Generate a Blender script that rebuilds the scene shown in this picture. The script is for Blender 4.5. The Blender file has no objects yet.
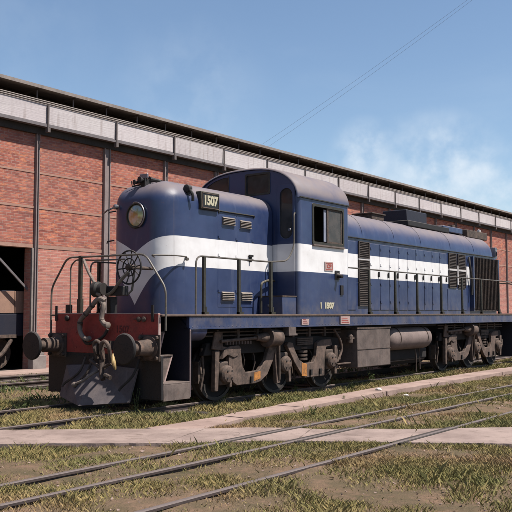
import bpy, bmesh, math, random
import numpy as np
from mathutils import Vector, Matrix
from mathutils.geometry import tessellate_polygon
random.seed(7); rng = np.random.default_rng(7)
PI = math.pi
C = bpy.context.scene.collection
sc = bpy.context.scene
# ------------------------------------------------------------------ camera
cam = bpy.data.cameras.new('camera'); cam_o = bpy.data.objects.new('camera', cam); C.objects.link(cam_o)
cam.sensor_width = 36.0; cam.lens = 36.0*824/512; cam.clip_start = .1; cam.clip_end = 2000
al = math.radians(37.1); pt = math.atan(57/824.)
cam_o.location = (11.03, -10.06, 1.65)
fw = Vector((-math.sin(al)*math.cos(pt), math.cos(al)*math.cos(pt), math.sin(pt)))
cam_o.rotation_euler = fw.to_track_quat('-Z', 'Y').to_euler()
sc.camera = cam_o
# ------------------------------------------------------------------ light
SUN_EL, SUN_AZ = math.radians(61), math.radians(17)      # azimuth from +X towards +Y
sdir = Vector((math.cos(SUN_EL)*math.cos(SUN_AZ), math.cos(SUN_EL)*math.sin(SUN_AZ), math.sin(SUN_EL)))
sl = bpy.data.lights.new('sun', 'SUN'); sl.energy = 5.0; sl.angle = math.radians(.53); sl.color = (1, .93, .84)
so = bpy.data.objects.new('sun', sl); C.objects.link(so); so.rotation_euler = sdir.to_track_quat('Z', 'Y').to_euler()
so.location = (20, 0, 30)
w = bpy.data.worlds.new('World'); sc.world = w; w.use_nodes = True
nt = w.node_tree; nt.nodes.clear(); N = nt.nodes.new; LK = nt.links.new
sky = N('ShaderNodeTexSky'); sky.sky_type = 'NISHITA'; sky.sun_disc = False
sky.sun_elevation = SUN_EL; sky.sun_rotation = math.atan2(sdir.x, sdir.y); sky.air_density = 1.0; sky.dust_density = .6; sky.ozone_density = 1.5
tc = N('ShaderNodeTexCoord'); mp = N('ShaderNodeMapping'); mp.inputs['Scale'].default_value = (1, 1, 2.2)
n1 = N('ShaderNodeTexNoise'); n1.inputs['Scale'].default_value = 4.5; n1.inputs['Detail'].default_value = 8; n1.inputs['Roughness'].default_value = .55
n1.inputs['Distortion'].default_value = .6
n2 = N('ShaderNodeTexNoise'); n2.inputs['Scale'].default_value = 1.6; n2.inputs['Detail'].default_value = 2
m1 = N('ShaderNodeMapRange'); m1.inputs[1].default_value = .46; m1.inputs[2].default_value = .74; m1.interpolation_type = 'SMOOTHSTEP'
m2 = N('ShaderNodeMapRange'); m2.inputs[1].default_value = .40; m2.inputs[2].default_value = .65
sep = N('ShaderNodeSeparateXYZ'); m3 = N('ShaderNodeMapRange'); m3.inputs[1].default_value = .36; m3.inputs[2].default_value = .12
m3.inputs[3].default_value = .25; m3.inputs[4].default_value = 1
mul = N('ShaderNodeMath'); mul.operation = 'MULTIPLY'; mul2 = N('ShaderNodeMath'); mul2.operation = 'MULTIPLY'; mul3 = N('ShaderNodeMath'); mul3.operation = 'MULTIPLY'; mul3.inputs[1].default_value = .75
mix = N('ShaderNodeMixRGB'); mix.inputs[2].default_value = (5.2, 5.8, 6.4, 1)
tint = N('ShaderNodeMixRGB'); tint.blend_type = 'MULTIPLY'; tint.inputs[0].default_value = 1; tint.inputs[2].default_value = (.93, .95, .95, 1)
bg = N('ShaderNodeBackground'); bg.inputs[1].default_value = .076; out = N('ShaderNodeOutputWorld')
LK(tc.outputs['Generated'], mp.inputs[0]); LK(mp.outputs[0], n1.inputs[0]); LK(mp.outputs[0], n2.inputs[0])
LK(n1.outputs[0], m1.inputs[0]); LK(n2.outputs[0], m2.inputs[0]); LK(tc.outputs['Generated'], sep.inputs[0]); LK(sep.outputs[2], m3.inputs[0])
LK(m1.outputs[0], mul.inputs[0]); LK(m2.outputs[0], mul.inputs[1]); LK(mul.outputs[0], mul2.inputs[0]); LK(m3.outputs[0], mul2.inputs[1])
def puff(d, r0, r1, gain):
    dt = N('ShaderNodeVectorMath'); dt.operation = 'DISTANCE'; LK(tc.outputs['Generated'], dt.inputs[0]); dt.inputs[1].default_value = d
    mr = N('ShaderNodeMapRange'); mr.interpolation_type = 'SMOOTHSTEP'; mr.inputs[1].default_value = r1; mr.inputs[2].default_value = r0; mr.inputs[3].default_value = 0; mr.inputs[4].default_value = gain
    LK(dt.outputs['Value'], mr.inputs[0]); return mr.outputs[0]
acc = None
for d, r0, r1, gn in (((-0.4823, 0.8554, 0.1888), 0.012, 0.052, 0.75), ((-0.4454, 0.8762, 0.1841), 0.01, 0.06, 0.45), ((-0.4079, 0.899, 0.1594), 0.02, 0.095, 0.9), ((-0.3697, 0.919, 0.137), 0.02, 0.085, 0.9), ((-0.3959, 0.9124, 0.1041), 0.02, 0.1, 0.7), ((-0.6442, 0.7217, 0.2532), 0.01, 0.12, 0.16), ((-0.2721, 0.9582, 0.0886), 0.03, 0.14, 0.8), ((-0.1953, 0.9715, 0.1345), 0.03, 0.12, 0.6), ((-0.887, 0.442, 0.1338), 0.02, 0.16, 0.4), ((-0.761, 0.5649, 0.319), 0.02, 0.14, 0.06)):
    p_ = puff(d, r0, r1, gn)
    if acc is None: acc = p_
    else:
        ad = N('ShaderNodeMath'); ad.operation = 'MAXIMUM'; LK(acc, ad.inputs[0]); LK(p_, ad.inputs[1]); acc = ad.outputs[0]
n5 = N('ShaderNodeTexNoise'); n5.inputs['Scale'].default_value = 19; n5.inputs['Detail'].default_value = 7; n5.inputs['Roughness'].default_value = .55; LK(tc.outputs['Generated'], n5.inputs[0])
m5 = N('ShaderNodeMapRange'); m5.interpolation_type = 'SMOOTHSTEP'; m5.inputs[1].default_value = .30; m5.inputs[2].default_value = .70; LK(n5.outputs[0], m5.inputs[0])
pm = N('ShaderNodeMath'); pm.operation = 'MULTIPLY'; LK(acc, pm.inputs[0]); LK(m5.outputs[0], pm.inputs[1])
LK(mul2.outputs[0], mul3.inputs[0]); mul3.inputs[1].default_value = .12
mx5 = N('ShaderNodeMath'); mx5.operation = 'MAXIMUM'; LK(mul3.outputs[0], mx5.inputs[0]); LK(pm.outputs[0], mx5.inputs[1])
LK(mx5.outputs[0], mix.inputs[0]); LK(sky.outputs[0], tint.inputs[1]); LK(tint.outputs[0], mix.inputs[1])
LK(mix.outputs[0], bg.inputs[0]); LK(bg.outputs[0], out.inputs[0])
sc.view_settings.view_transform = 'Standard'; sc.view_settings.look = 'None'; sc.view_settings.exposure = 1.0; sc.view_settings.gamma = 1
sc.cycles.max_bounces = 6; sc.cycles.transparent_max_bounces = 12

# ------------------------------------------------------------------ materials
loco = bpy.data.objects.new('locomotive', None); C.objects.link(loco); loco.location = (0, 8.95, 0)
class NG:
    def __init__(s, name):
        s.m = bpy.data.materials.new(name); s.m.use_nodes = True; s.t = s.m.node_tree; s.b = s.t.nodes['Principled BSDF']
        s.tc = s.t.nodes.new('ShaderNodeTexCoord'); s.geo = s.t.nodes.new('ShaderNodeNewGeometry')
    def n(s, k, **kw):
        o = s.t.nodes.new(k)
        for a, b in kw.items(): setattr(o, a, b)
        return o
    def l(s, a, b): s.t.links.new(a, b)
    def sock(s, v, inp):
        if isinstance(v, (int, float)): inp.default_value = v
        elif isinstance(v, (tuple, list)): inp.default_value = tuple(v)+((1,) if len(v) == 3 and len(inp.default_value) == 4 else ())
        else: s.l(v, inp)
    def math(s, op, a, b=0.0, c=None, clamp=False):
        o = s.n('ShaderNodeMath', operation=op, use_clamp=clamp); s.sock(a, o.inputs[0]); s.sock(b, o.inputs[1])
        if c is not None: s.sock(c, o.inputs[2])
        return o.outputs[0]
    def noise(s, scale, detail=4, rough=.55, vec=None, sc3=None, dist=0):
        v = vec or s.tc.outputs['Object']
        if sc3: mp = s.n('ShaderNodeMapping'); mp.inputs['Scale'].default_value = sc3; s.l(v, mp.inputs[0]); v = mp.outputs[0]
        o = s.n('ShaderNodeTexNoise'); o.inputs['Scale'].default_value = scale; o.inputs['Detail'].default_value = detail; o.inputs['Roughness'].default_value = rough; o.inputs['Distortion'].default_value = dist
        s.l(v, o.inputs['Vector']); return o.outputs['Fac']
    def ramp(s, v, a, b, lo=0.0, hi=1.0, smooth=True):
        o = s.n('ShaderNodeMapRange'); o.interpolation_type = 'SMOOTHSTEP' if smooth else 'LINEAR'
        s.sock(v, o.inputs[0]); o.inputs[1].default_value = a; o.inputs[2].default_value = b; o.inputs[3].default_value = lo; o.inputs[4].default_value = hi; return o.outputs[0]
    def mix(s, f, a, b, mode='MIX'):
        o = s.n('ShaderNodeMixRGB', blend_type=mode); s.sock(f, o.inputs[0]); s.sock(a, o.inputs[1]); s.sock(b, o.inputs[2]); return o.outputs[0]
    def xyz(s, v=None):
        o = s.n('ShaderNodeSeparateXYZ'); s.l(v or s.tc.outputs['Object'], o.inputs[0]); return o.outputs
    def comb(s, x, y, z):
        o = s.n('ShaderNodeCombineXYZ'); s.sock(x, o.inputs[0]); s.sock(y, o.inputs[1]); s.sock(z, o.inputs[2]); return o.outputs[0]
    def bump(s, h, strength=.3, dist=.01):
        o = s.n('ShaderNodeBump'); o.inputs['Strength'].default_value = strength; o.inputs['Distance'].default_value = dist; s.l(h, o.inputs['Height']); s.l(o.outputs[0], s.b.inputs['Normal'])
    def done(s, col, rough=.6, metal=0.0, spec=.5):
        s.sock(col, s.b.inputs['Base Color']); s.sock(rough, s.b.inputs['Roughness']); s.sock(metal, s.b.inputs['Metallic']); s.b.inputs['Specular IOR Level'].default_value = spec
        return s.m

def simple(name, c1, c2, rough=.7, scale=3.0, metal=0.0, dust=None, bumpd=.004, streak=False, spec=.4, grime=0):
    K = .60; c1 = tuple(x*K for x in c1); c2 = tuple(x*K for x in c2); dust = tuple(x*.6 for x in dust) if dust else None
    g = NG(name)
    f = g.ramp(g.noise(scale, 6, .65), .3, .7)
    col = g.mix(f, c1, c2)
    f2 = g.ramp(g.noise(scale*9, 5, .7), .45, .75)
    col = g.mix(g.math('MULTIPLY', f2, .35), col, tuple(x*.45 for x in c1))
    if grime:
        f4 = g.ramp(g.noise(4.5, 8, .75, dist=.6), .46, .60); col = g.mix(g.math('MULTIPLY', f4, grime), col, (.022, .017, .015))
        f5 = g.ramp(g.noise(9, 6, .7), .56, .70); col = g.mix(g.math('MULTIPLY', f5, grime*.6), col, (.16, .085, .05))
    if streak:
        f3 = g.ramp(g.noise(5, 4, .6, sc3=(3, 3, .25)), .55, .8)
        col = g.mix(g.math('MULTIPLY', f3, .5), col, tuple(min(1, x*1.7+.03) for x in c2))
    if dust:
        nz = g.xyz(g.geo.outputs['Normal'])[2]
        fd = g.math('MULTIPLY', g.ramp(nz, .25, .95), g.ramp(g.noise(scale*2, 5, .6), .2, .6, .5, 1))
        col = g.mix(fd, col, dust)
    g.bump(g.noise(scale*12, 5, .7), .5, bumpd)
    return g.done(col, g.ramp(f2, 0, 1, rough, min(1, rough+.2)), metal, spec)

BLUE = (.012, .022, .066); BLUE2 = (.022, .035, .088); WHITE = (.56, .555, .565); DUST = (.125, .10, .10)
def paint(name, stripe=None, nose=False, dust=.9, fade=1.0, dlo=.12, dhi=.8):
    g = NG(name); g.tc.object = loco; P = g.xyz(); z = P[2]
    col = g.mix(g.ramp(g.noise(1.3, 5, .6), .3, .7), BLUE, BLUE2)
    # chalky vertical streaks and rubbed patches
    st = g.ramp(g.noise(7, 5, .6, sc3=(1, 1, .12)), .56, .78)
    col = g.mix(g.math('MULTIPLY', st, .32*fade), col, (.09, .105, .16))
    sp = g.ramp(g.noise(22, 4, .7), .66, .8)
    col = g.mix(g.math('MULTIPLY', sp, .45*fade), col, (.14, .135, .16))
    if stripe:
        lo, hi = stripe
        if nose:
            ax = g.math('ABSOLUTE', P[0])
            q = g.math('SUBTRACT', 1.0, g.math('DIVIDE', ax, .8), clamp=True)
            q = g.math('POWER', q, 1.7)
            # only in front of the corner (object y of the nose)
            fr = g.ramp(P[1], -8.2, -7.3, 1, 0)
            q = g.math('MULTIPLY', q, fr)
            ztop = g.math('SUBTRACT', hi, g.math('MULTIPLY', q, .31))
            zbot = g.math('SUBTRACT', lo, g.math('MULTIPLY', q, .72))
        else: ztop, zbot = hi, lo
        m = g.math('MULTIPLY', g.math('GREATER_THAN', z, zbot), g.math('LESS_THAN', z, ztop))
        wn = g.mix(g.ramp(g.noise(2.5, 5, .6), .35, .75), WHITE, (.48, .47, .475))
        ws = g.ramp(g.noise(9, 5, .65, sc3=(1, 1, .15)), .6, .8)
        wn = g.mix(g.math('MULTIPLY', ws, .35), wn, (.24, .21, .205))
        col = g.mix(m, col, wn)
    rs = g.math('MULTIPLY', g.ramp(g.noise(11, 6, .75), .64, .74), g.ramp(g.noise(1.7, 3, .6), .45, .6)); col = g.mix(g.math('MULTIPLY', rs, .8), col, (.085, .042, .028))
    vs_ = g.ramp(g.noise(14, 4, .6, sc3=(1, 1, .05)), .62, .76); col = g.mix(g.math('MULTIPLY', vs_, .15), col, (.11, .085, .075))
    # road dirt on the low parts
    dl = g.math('MULTIPLY', g.ramp(z, 2.2, 1.62), g.ramp(g.noise(4, 6, .65), .35, .75))
    col = g.mix(g.math('MULTIPLY', dl, .12 if nose else .5), col, (.10, .085, .08))
    nz = g.xyz(g.geo.outputs['Normal'])[2]
    fd = g.math('MULTIPLY', g.ramp(nz, dlo, dhi), g.ramp(g.noise(2.2, 6, .6), .2, .65, .6, 1))
    col = g.mix(g.math('MULTIPLY', fd, dust), col, DUST)
    g.bump(g.math('ADD', g.noise(1.6, 2, .4), g.math('MULTIPLY', g.noise(7, 3, .5), .12)), .45, .03)
    r = g.ramp(g.noise(5, 5, .6), .3, .8, .30, .5)
    r = g.mix(g.math('MULTIPLY', fd, .9), r, (.8, .8, .8))
    return g.done(col, r, 0, .5)

def brick_mat(name, c1, c2, c3, mortar, bw=.27, bh=.082, ms=.008, contrast=1.0):
    g = NG(name); P = g.xyz(g.geo.outputs['Position'])
    v = g.comb(g.math('ADD', P[1], P[0]), P[2], 0.0)
    b = g.n('ShaderNodeTexBrick'); g.l(v, b.inputs['Vector']); b.inputs['Scale'].default_value = 1
    b.inputs['Brick Width'].default_value = bw; b.inputs['Row Height'].default_value = bh; b.inputs['Mortar Size'].default_value = ms
    b.inputs['Mortar Smooth'].default_value = .3; b.inputs['Bias'].default_value = -.1
    b.inputs['Color1'].default_value = c1+(1,); b.inputs['Color2'].default_value = c2+(1,); b.inputs['Mortar'].default_value = mortar+(1,)
    # blotches as wide as a few bricks, flat and long
    n = g.noise(1, 5, .7, vec=v, sc3=(2.6, 9, 1), dist=.4)
    col = g.mix(g.ramp(n, .51, .66, 0, .8), b.outputs[0], c3)
    n2 = g.noise(1, 6, .7, vec=v, sc3=(2.2, 9, 1))
    col = g.mix(g.ramp(n2, .5, .68, 0, .62), col, tuple(x*.42 for x in c1))
    n3 = g.noise(.35, 4, .6, vec=v)
    col = g.mix(g.ramp(n3, .3, .7, 0, .35), col, (.15, .095, .09))
    soot = g.ramp(g.noise(1, 4, .6, vec=v, sc3=(1.6, .12, 1)), .55, .8, 0, .35)
    col = g.mix(soot, col, (.10, .075, .075))
    damp = g.ramp(g.math('ADD', P[2], g.math('MULTIPLY', g.noise(1.2, 5, .7, vec=v), 1.6)), 2.0, .6); col = g.mix(g.math('MULTIPLY', damp, .5), col, (.16, .11, .095))
    h = g.math('ADD', g.math('MULTIPLY', b.outputs['Fac'], -1.0), g.math('MULTIPLY', g.noise(30, 5, .7, vec=v), .6))
    g.bump(h, .7, .012)
    return g.done(col, .9, 0, .2)

M = {}
M['blue'] = paint('blue_paint'); M['nose'] = paint('blue_nose_paint', (2.51, 3.07), True)
M['band'] = paint('blue_white_band_paint', (2.51, 3.09)); M['cabpaint'] = paint('cab_paint', (2.51, 3.09), dust=1.0, fade=.6)
M['cabroof'] = paint('dusty_cab_roof_paint', None, dust=1.0, dlo=-.1, dhi=.42)
M['sill'] = paint('blue_sill_paint', dust=.9, fade=1.4)
M['red'] = simple('red_beam_paint', (.40, .045, .036), (.27, .036, .03), .65, 3, grime=.3, dust=(.2, .13, .11), streak=False)
M['black'] = simple('black_grimy_steel', (.010, .009, .010), (.018, .015, .016), .65, 4, dust=(.09, .075, .07))
M['dark'] = simple('dark_underframe', (.012, .010, .010), (.02, .016, .016), .9, 4, dust=(.05, .04, .035))
M['dusty'] = simple('dusty_brown_steel', (.19, .13, .104), (.075, .053, .043), .85, 5, bumpd=.01, grime=.62)
M['dusty2'] = simple('dusty_dark_steel', (.13, .092, .074), (.058, .042, .035), .85, 6, bumpd=.01, grime=.7)
M['box'] = simple('battery_box_paint', (.17, .13, .115), (.115, .088, .08), .75, 2.2, streak=True, grime=.35)
M['pipe'] = simple('handrail_paint', (.10, .09, .075), (.15, .13, .11), .45, 14)
M['rail_dark'] = simple('handrail_post_paint', (.022, .022, .018), (.05, .045, .03), .55, 10, dust=(.2, .17, .12))
M['tread'] = simple('worn_step_steel', (.19, .145, .128), (.125, .095, .085), .75, 5, streak=True, grime=.35)
M['edge'] = simple('deck_edge_rust', (.16, .11, .085), (.10, .065, .05), .8, 7)
M['louver'] = simple('grey_brown_filter', (.085, .068, .060), (.06, .048, .044), .8, 3)
M['louver_blue'] = simple('louver_slat_paint', (.32, .27, .22), (.16, .14, .14), .6, 8)
M['white'] = simple('white_paint', (.66, .64, .64), (.55, .52, .52), .6, 5)
M['hose'] = simple('pale_rubber_hose', (.27, .215, .185), (.17, .13, .11), .75, 12)
M['rubber'] = simple('black_rubber', (.018, .015, .014), (.03, .024, .022), .7, 8)
M['brass'] = simple('yellow_brass_tap', (.55, .40, .17), (.34, .22, .09), .55, 9, grime=.4)
M['orange'] = simple('orange_mark_paint', (.62, .25, .05), (.40, .17, .05), .8, 8, grime=.5)
M['plate'] = simple('pale_plate', (.50, .36, .34), (.42, .30, .28), .6, 9)
M['cream'] = simple('cream_lettering', (.62, .58, .42), (.55, .5, .36), .6, 9)
M['redprint'] = simple('red_plate_print', (.42, .09, .07), (.35, .07, .06), .6, 9)
M['interior'] = simple('cab_interior_paint', (.12, .105, .075), (.07, .06, .045), .8, 3)
M['boardblack'] = simple('number_board_black', (.012, .012, .013), (.02, .02, .02), .4, 5)
M['steel'] = simple('wheel_tread', (.05, .04, .036), (.03, .026, .024), .6, 9)
def glass(name, tint, gl=.12):
    g = NG(name); t = g.t; tr = g.n('ShaderNodeBsdfTransparent'); tr.inputs[0].default_value = tint+(1,)
    gs = g.n('ShaderNodeBsdfGlossy'); gs.inputs['Roughness'].default_value = .08; gs.inputs[0].default_value = (.8, .8, .8, 1)
    df = g.n('ShaderNodeBsdfDiffuse'); df.inputs[0].default_value = (.085, .08, .078, 1)
    fr = g.n('ShaderNodeFresnel'); fr.inputs[0].default_value = 1.5
    mx = g.n('ShaderNodeMixShader'); g.l(fr.outputs[0], mx.inputs[0]); g.l(tr.outputs[0], mx.inputs[1]); g.l(gs.outputs[0], mx.inputs[2])
    m2_ = g.n('ShaderNodeMixShader'); g.l(g.ramp(g.noise(4, 5, .7), .3, .7, gl, gl*2.2), m2_.inputs[0]); g.l(mx.outputs[0], m2_.inputs[1]); g.l(df.outputs[0], m2_.inputs[2])
    g.l(m2_.outputs[0], t.nodes['Material Output'].inputs[0]); return g.m
M['glass'] = glass('dusty_window_glass', (.55, .52, .45), .25)
g = NG('headlight_glass'); P = g.xyz()
M['lens'] = g.done(g.mix(g.ramp(g.noise(9, 3, .5), .35, .65), (.34, .36, .34), (.30, .24, .10)), .16, .55)
M['chrome'] = simple('dull_chrome', (.35, .35, .38), (.25, .25, .28), .35, 9, metal=.8)
# building
M['brick'] = brick_mat('old_red_brick', (.20, .062, .048), (.35, .122, .085), (.49, .185, .095), (.29, .185, .155), contrast=1)
M['brick2'] = brick_mat('pink_red_brick', (.31, .118, .095), (.40, .168, .13), (.45, .195, .13), (.38, .26, .22))
M['course'] = simple('pale_concrete_band', (.46, .27, .21), (.40, .22, .17), .9, 4)
M['column'] = simple('grey_column_paint', (.31, .25, .245), (.24, .19, .185), .75, 2, streak=True)
M['plinth'] = simple('pale_plinth_concrete', (.33, .29, .27), (.24, .2, .19), .9, 4)
g = NG('fascia_sheet'); P = g.xyz(g.geo.outputs['Position'])
v = g.comb(P[1], P[2], 0.0)
s1 = g.ramp(g.noise(1, 5, .7, vec=v, sc3=(3, 26, 1)), .5, .72, 0, .6); s2 = g.ramp(g.noise(.6, 4, .6, vec=v), .35, .7, 0, .5)
s3 = g.ramp(g.noise(1, 5, .6, vec=v, sc3=(6, .5, 1)), .5, .72, 0, .55)
oi = g.n('ShaderNodeObjectInfo').outputs['Random']; cc = g.mix(s1, (.40, .37, .375), (.27, .24, .24)); cc = g.mix(g.math('MULTIPLY', oi, .35), cc, (.27, .25, .25)); cc = g.mix(s2, cc, (.32, .275, .29)); cc = g.mix(s3, cc, (.18, .14, .13))
g.bump(g.noise(1, 3, .5, vec=v, sc3=(1, 30, 1)), .5, .01)
M['fascia'] = g.done(cc, .7)
M['gutter'] = simple('grey_gutter', (.20, .18, .19), (.15, .13, .135), .7, 3, streak=True)
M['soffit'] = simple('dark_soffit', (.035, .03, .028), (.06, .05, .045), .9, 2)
M['roofedge'] = simple('pale_roof_edge', (.40, .345, .32), (.28, .24, .22), .85, 3, streak=True)
M['rodm'] = simple('drainpipe_paint', (.13, .105, .10), (.17, .14, .135), .7, 6)
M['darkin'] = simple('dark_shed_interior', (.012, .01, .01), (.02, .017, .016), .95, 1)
M['wood'] = simple('weathered_planks', (.42, .25, .18), (.33, .20, .15), .85, 4, streak=True)
M['navy'] = simple('navy_wagon_and_shade_paint', (.013, .016, .034), (.02, .021, .036), .6, 3)
# ground
def ground_mat():
    g = NG('weedy_dirt'); p = g.geo.outputs['Position']
    a = g.ramp(g.noise(.55, 6, .65, vec=p), .35, .65); b = g.ramp(g.noise(3.3, 6, .7, vec=p), .4, .7); c = g.ramp(g.noise(26, 5, .7, vec=p), .4, .75)
    col = g.mix(a, (.15, .105, .07), (.085, .07, .04)); col = g.mix(g.math('MULTIPLY', b, .6), col, (.23, .14, .10))
    col = g.mix(g.math('MULTIPLY', c, .6), col, (.07, .055, .04))
    g.bump(g.noise(30, 6, .75, vec=p), .9, .03); return g.done(col, .95, 0, .1)
M['ground'] = ground_mat()
def conc(name, c1, c2, c3, stain):
    g = NG(name); p = g.geo.outputs['Position']
    col = g.mix(g.ramp(g.noise(1.1, 6, .65, vec=p), .35, .68), c1, c2)
    col = g.mix(g.ramp(g.noise(4, 7, .75, vec=p), .50, .72, 0, .7), col, c3)
    col = g.mix(g.ramp(g.noise(60, 4, .7, vec=p), .5, .8, 0, .4), col, stain)
    cr = g.n('ShaderNodeTexVoronoi', feature='DISTANCE_TO_EDGE'); cr.inputs['Scale'].default_value = .8
    wv = g.n('ShaderNodeVectorMath', operation='ADD'); nn = g.n('ShaderNodeTexNoise'); nn.inputs['Scale'].default_value = 2.5; nn.inputs['Detail'].default_value = 6
    g.l(p, nn.inputs['Vector']); g.l(p, wv.inputs[0]); g.l(nn.outputs['Color'], wv.inputs[1]); g.l(wv.outputs[0], cr.inputs['Vector'])
    ck = g.ramp(cr.outputs['Distance'], .004, .014, 1, 0)
    col = g.mix(g.math('MULTIPLY', g.math('MULTIPLY', ck, .55), g.ramp(g.noise(.7, 3, .6, vec=p), .5, .65)), col, (.06, .045, .04))
    g.bump(g.noise(40, 6, .7, vec=p), .6, .01); return g.done(col, .9, 0, .2)
M['crossing'] = conc('worn_pink_concrete', (.235, .18, .16), (.15, .112, .10), (.085, .062, .052), (.06, .045, .036))
M['kerb'] = conc('kerb_concrete', (.26, .19, .165), (.19, .135, .118), (.13, .09, .077), (.09, .066, .055))
M['stone'] = simple('white_litter', (.75, .7, .66), (.6, .55, .5), .8, 8)
M['railhead'] = simple('rusty_rail', (.085, .06, .055), (.05, .036, .035), .65, 10, dust=(.17, .135, .125))
M['sleeper'] = simple('dark_sleeper_wood', (.06, .045, .038), (.035, .028, .024), .95, 6)
def leafmat(name, cols, rough=.75):
    g = NG(name); p = g.geo.outputs['Position']; r = g.geo.outputs['Random Per Island']
    col = g.mix(g.ramp(r, 0, 1, smooth=False), cols[0], cols[1]); col = g.mix(g.ramp(g.noise(.9, 4, .6, vec=p), .42, .62), col, cols[2])
    col = g.mix(g.ramp(g.noise(.45, 3, .6, vec=p), .5, .7, 0, .8), col, cols[3])
    return g.done(col, rough, 0, .2)
M['grass'] = leafmat('dry_green_grass', [(.30, .225, .10), (.15, .14, .05), (.15, .145, .055), (.32, .20, .115)])
M['weed'] = leafmat('green_weed', [(.05, .07, .022), (.08, .10, .035), (.07, .085, .03), (.11, .105, .05)])

# ------------------------------------------------------------------ mesh builder
class MB:
    def __init__(s): s.v = []; s.f = []; s.mi = []; s.cur = 0
    def add(s, vs, fs):
        o = len(s.v); s.v += [tuple(map(float, p)) for p in vs]; s.f += [tuple(i+o for i in f) for f in fs]; s.mi += [s.cur]*len(fs); return s
    def box(s, x0, x1, y0, y1, z0, z1):
        vs = [(x, y, z) for z in (z0, z1) for y in (y0, y1) for x in (x0, x1)]
        return s.add(vs, [(0, 2, 3, 1), (4, 5, 7, 6), (0, 1, 5, 4), (2, 6, 7, 3), (0, 4, 6, 2), (1, 3, 7, 5)])
    def beam(s, a, b, wd, h, up=(0, 0, 1)):
        a, b = Vector(a), Vector(b); d = (b-a).normalized(); u = Vector(up)
        if abs(d.dot(u)) > .98: u = Vector((1, 0, 0))
        r = d.cross(u).normalized(); u = r.cross(d)
        vs = [p+r*(wd/2*i)+u*(h/2*j) for p in (a, b) for i, j in ((-1, -1), (1, -1), (1, 1), (-1, 1))]
        return s.add(vs, [(3, 2, 1, 0), (4, 5, 6, 7), (0, 1, 5, 4), (1, 2, 6, 5), (2, 3, 7, 6), (3, 0, 4, 7)])
    def tube(s, pts, r, n=8, cap=True):
        pts = [Vector(p) for p in pts]; rr = r if isinstance(r, (list, tuple)) else [r]*len(pts)
        vs = []; ref = None
        for i, p in enumerate(pts):
            d = (pts[min(i+1, len(pts)-1)]-pts[max(i-1, 0)]).normalized()
            if ref is None: ref = Vector((0, 0, 1)) if abs(d.z) < .9 else Vector((1, 0, 0))
            a = ref-d*ref.dot(d)
            if a.length < 1e-4: a = Vector((1, 0, 0))-d*d.x
            a.normalize(); ref = a; b = d.cross(a)
            vs += [p+(a*math.cos(2*PI*k/n)+b*math.sin(2*PI*k/n))*rr[i] for k in range(n)]
        fs = [(i*n+k, i*n+(k+1) % n, (i+1)*n+(k+1) % n, (i+1)*n+k) for i in range(len(pts)-1) for k in range(n)]
        if cap: fs += [tuple(range(n-1, -1, -1)), tuple((len(pts)-1)*n+k for k in range(n))]
        return s.add(vs, fs)
    def lathe(s, prof, o, axis, n=24, cap=True):
        """prof: (distance along axis, radius)"""
        axis = Vector(axis).normalized(); o = Vector(o); a = Vector((0, 0, 1)) if abs(axis.z) < .9 else Vector((1, 0, 0)); a = (a-axis*a.dot(axis)).normalized(); b = axis.cross(a)
        vs = [o+axis*t+(a*math.cos(2*PI*k/n)+b*math.sin(2*PI*k/n))*max(r, 1e-4) for t, r in prof for k in range(n)]
        fs = [(i*n+k, i*n+(k+1) % n, (i+1)*n+(k+1) % n, (i+1)*n+k) for i in range(len(prof)-1) for k in range(n)]
        if cap: fs += [tuple(range(n-1, -1, -1)), tuple((len(prof)-1)*n+k for k in range(n))]
        return s.add(vs, fs)
    def plate(s, outer, holes, axis, a, b):
        """2D polygon with holes, extruded from a to b along axis. axis X: pts=(y,z); Y: (x,z); Z: (x,y)"""
        loops = [outer]+list(holes)
        def to3(p, c): return {'X': (c, p[0], p[1]), 'Y': (p[0], c, p[1]), 'Z': (p[0], p[1], c)}[axis]
        flat = [p for l in loops for p in l]
        tris = tessellate_polygon([[Vector((p[0], p[1], 0)) for p in l] for l in loops])
        n = len(flat); vs = [to3(p, a) for p in flat]+[to3(p, b) for p in flat]
        fs = [tuple(t) for t in tris]+[tuple(i+n for i in reversed(t)) for t in tris]; o = 0
        for l in loops:
            for i in range(len(l)):
                j = (i+1) % len(l); fs.append((o+i, o+j, n+o+j, n+o+i))
            o += len(l)
        return s.add(vs, fs)
    def build(s, name, mat, parent=None, smooth=True, bevel=0, label=None, angle=35, seg=2):
        me = bpy.data.meshes.new(name)
        off = Vector((0, 0, 0)); q = parent
        while q is not None: off += q.location; q = q.parent
        me.from_pydata([(p[0]-off.x, p[1]-off.y, p[2]-off.z) for p in s.v], [], s.f)
        mats = mat if isinstance(mat, (list, tuple)) else [mat]
        for m in mats: me.materials.append(m)
        if len(mats) > 1: me.polygons.foreach_set('material_index', s.mi)
        bm = bmesh.new(); bm.from_mesh(me); bmesh.ops.recalc_face_normals(bm, faces=bm.faces); bm.to_mesh(me); bm.free()
        if smooth:
            me.shade_smooth(); me.set_sharp_from_angle(angle=math.radians(angle))
        o = bpy.data.objects.new(name, me); C.objects.link(o)
        if parent: o.parent = parent
        if bevel:
            bv = o.modifiers.new('bevel', 'BEVEL'); bv.width = bevel; bv.segments = seg; bv.limit_method = 'ANGLE'; bv.angle_limit = math.radians(40); bv.harden_normals = False
        if label: o['label'] = label
        return o
def empty(name, loc, label, cat, group=None):
    o = bpy.data.objects.new(name, None); C.objects.link(o); o.location = loc; o.empty_display_size = .3
    o['label'] = label; o['category'] = cat
    if group: o['group'] = group
    return o
def pempty(name, loc, parent):
    o = bpy.data.objects.new(name, None); C.objects.link(o)
    off = Vector((0, 0, 0)); q = parent
    while q is not None: off += q.location; q = q.parent
    o.parent = parent; o.location = Vector(loc)-off; return o
def tag(o, label, cat, group=None):
    o['label'] = label; o['category'] = cat
    if group: o['group'] = group
    return o
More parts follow.
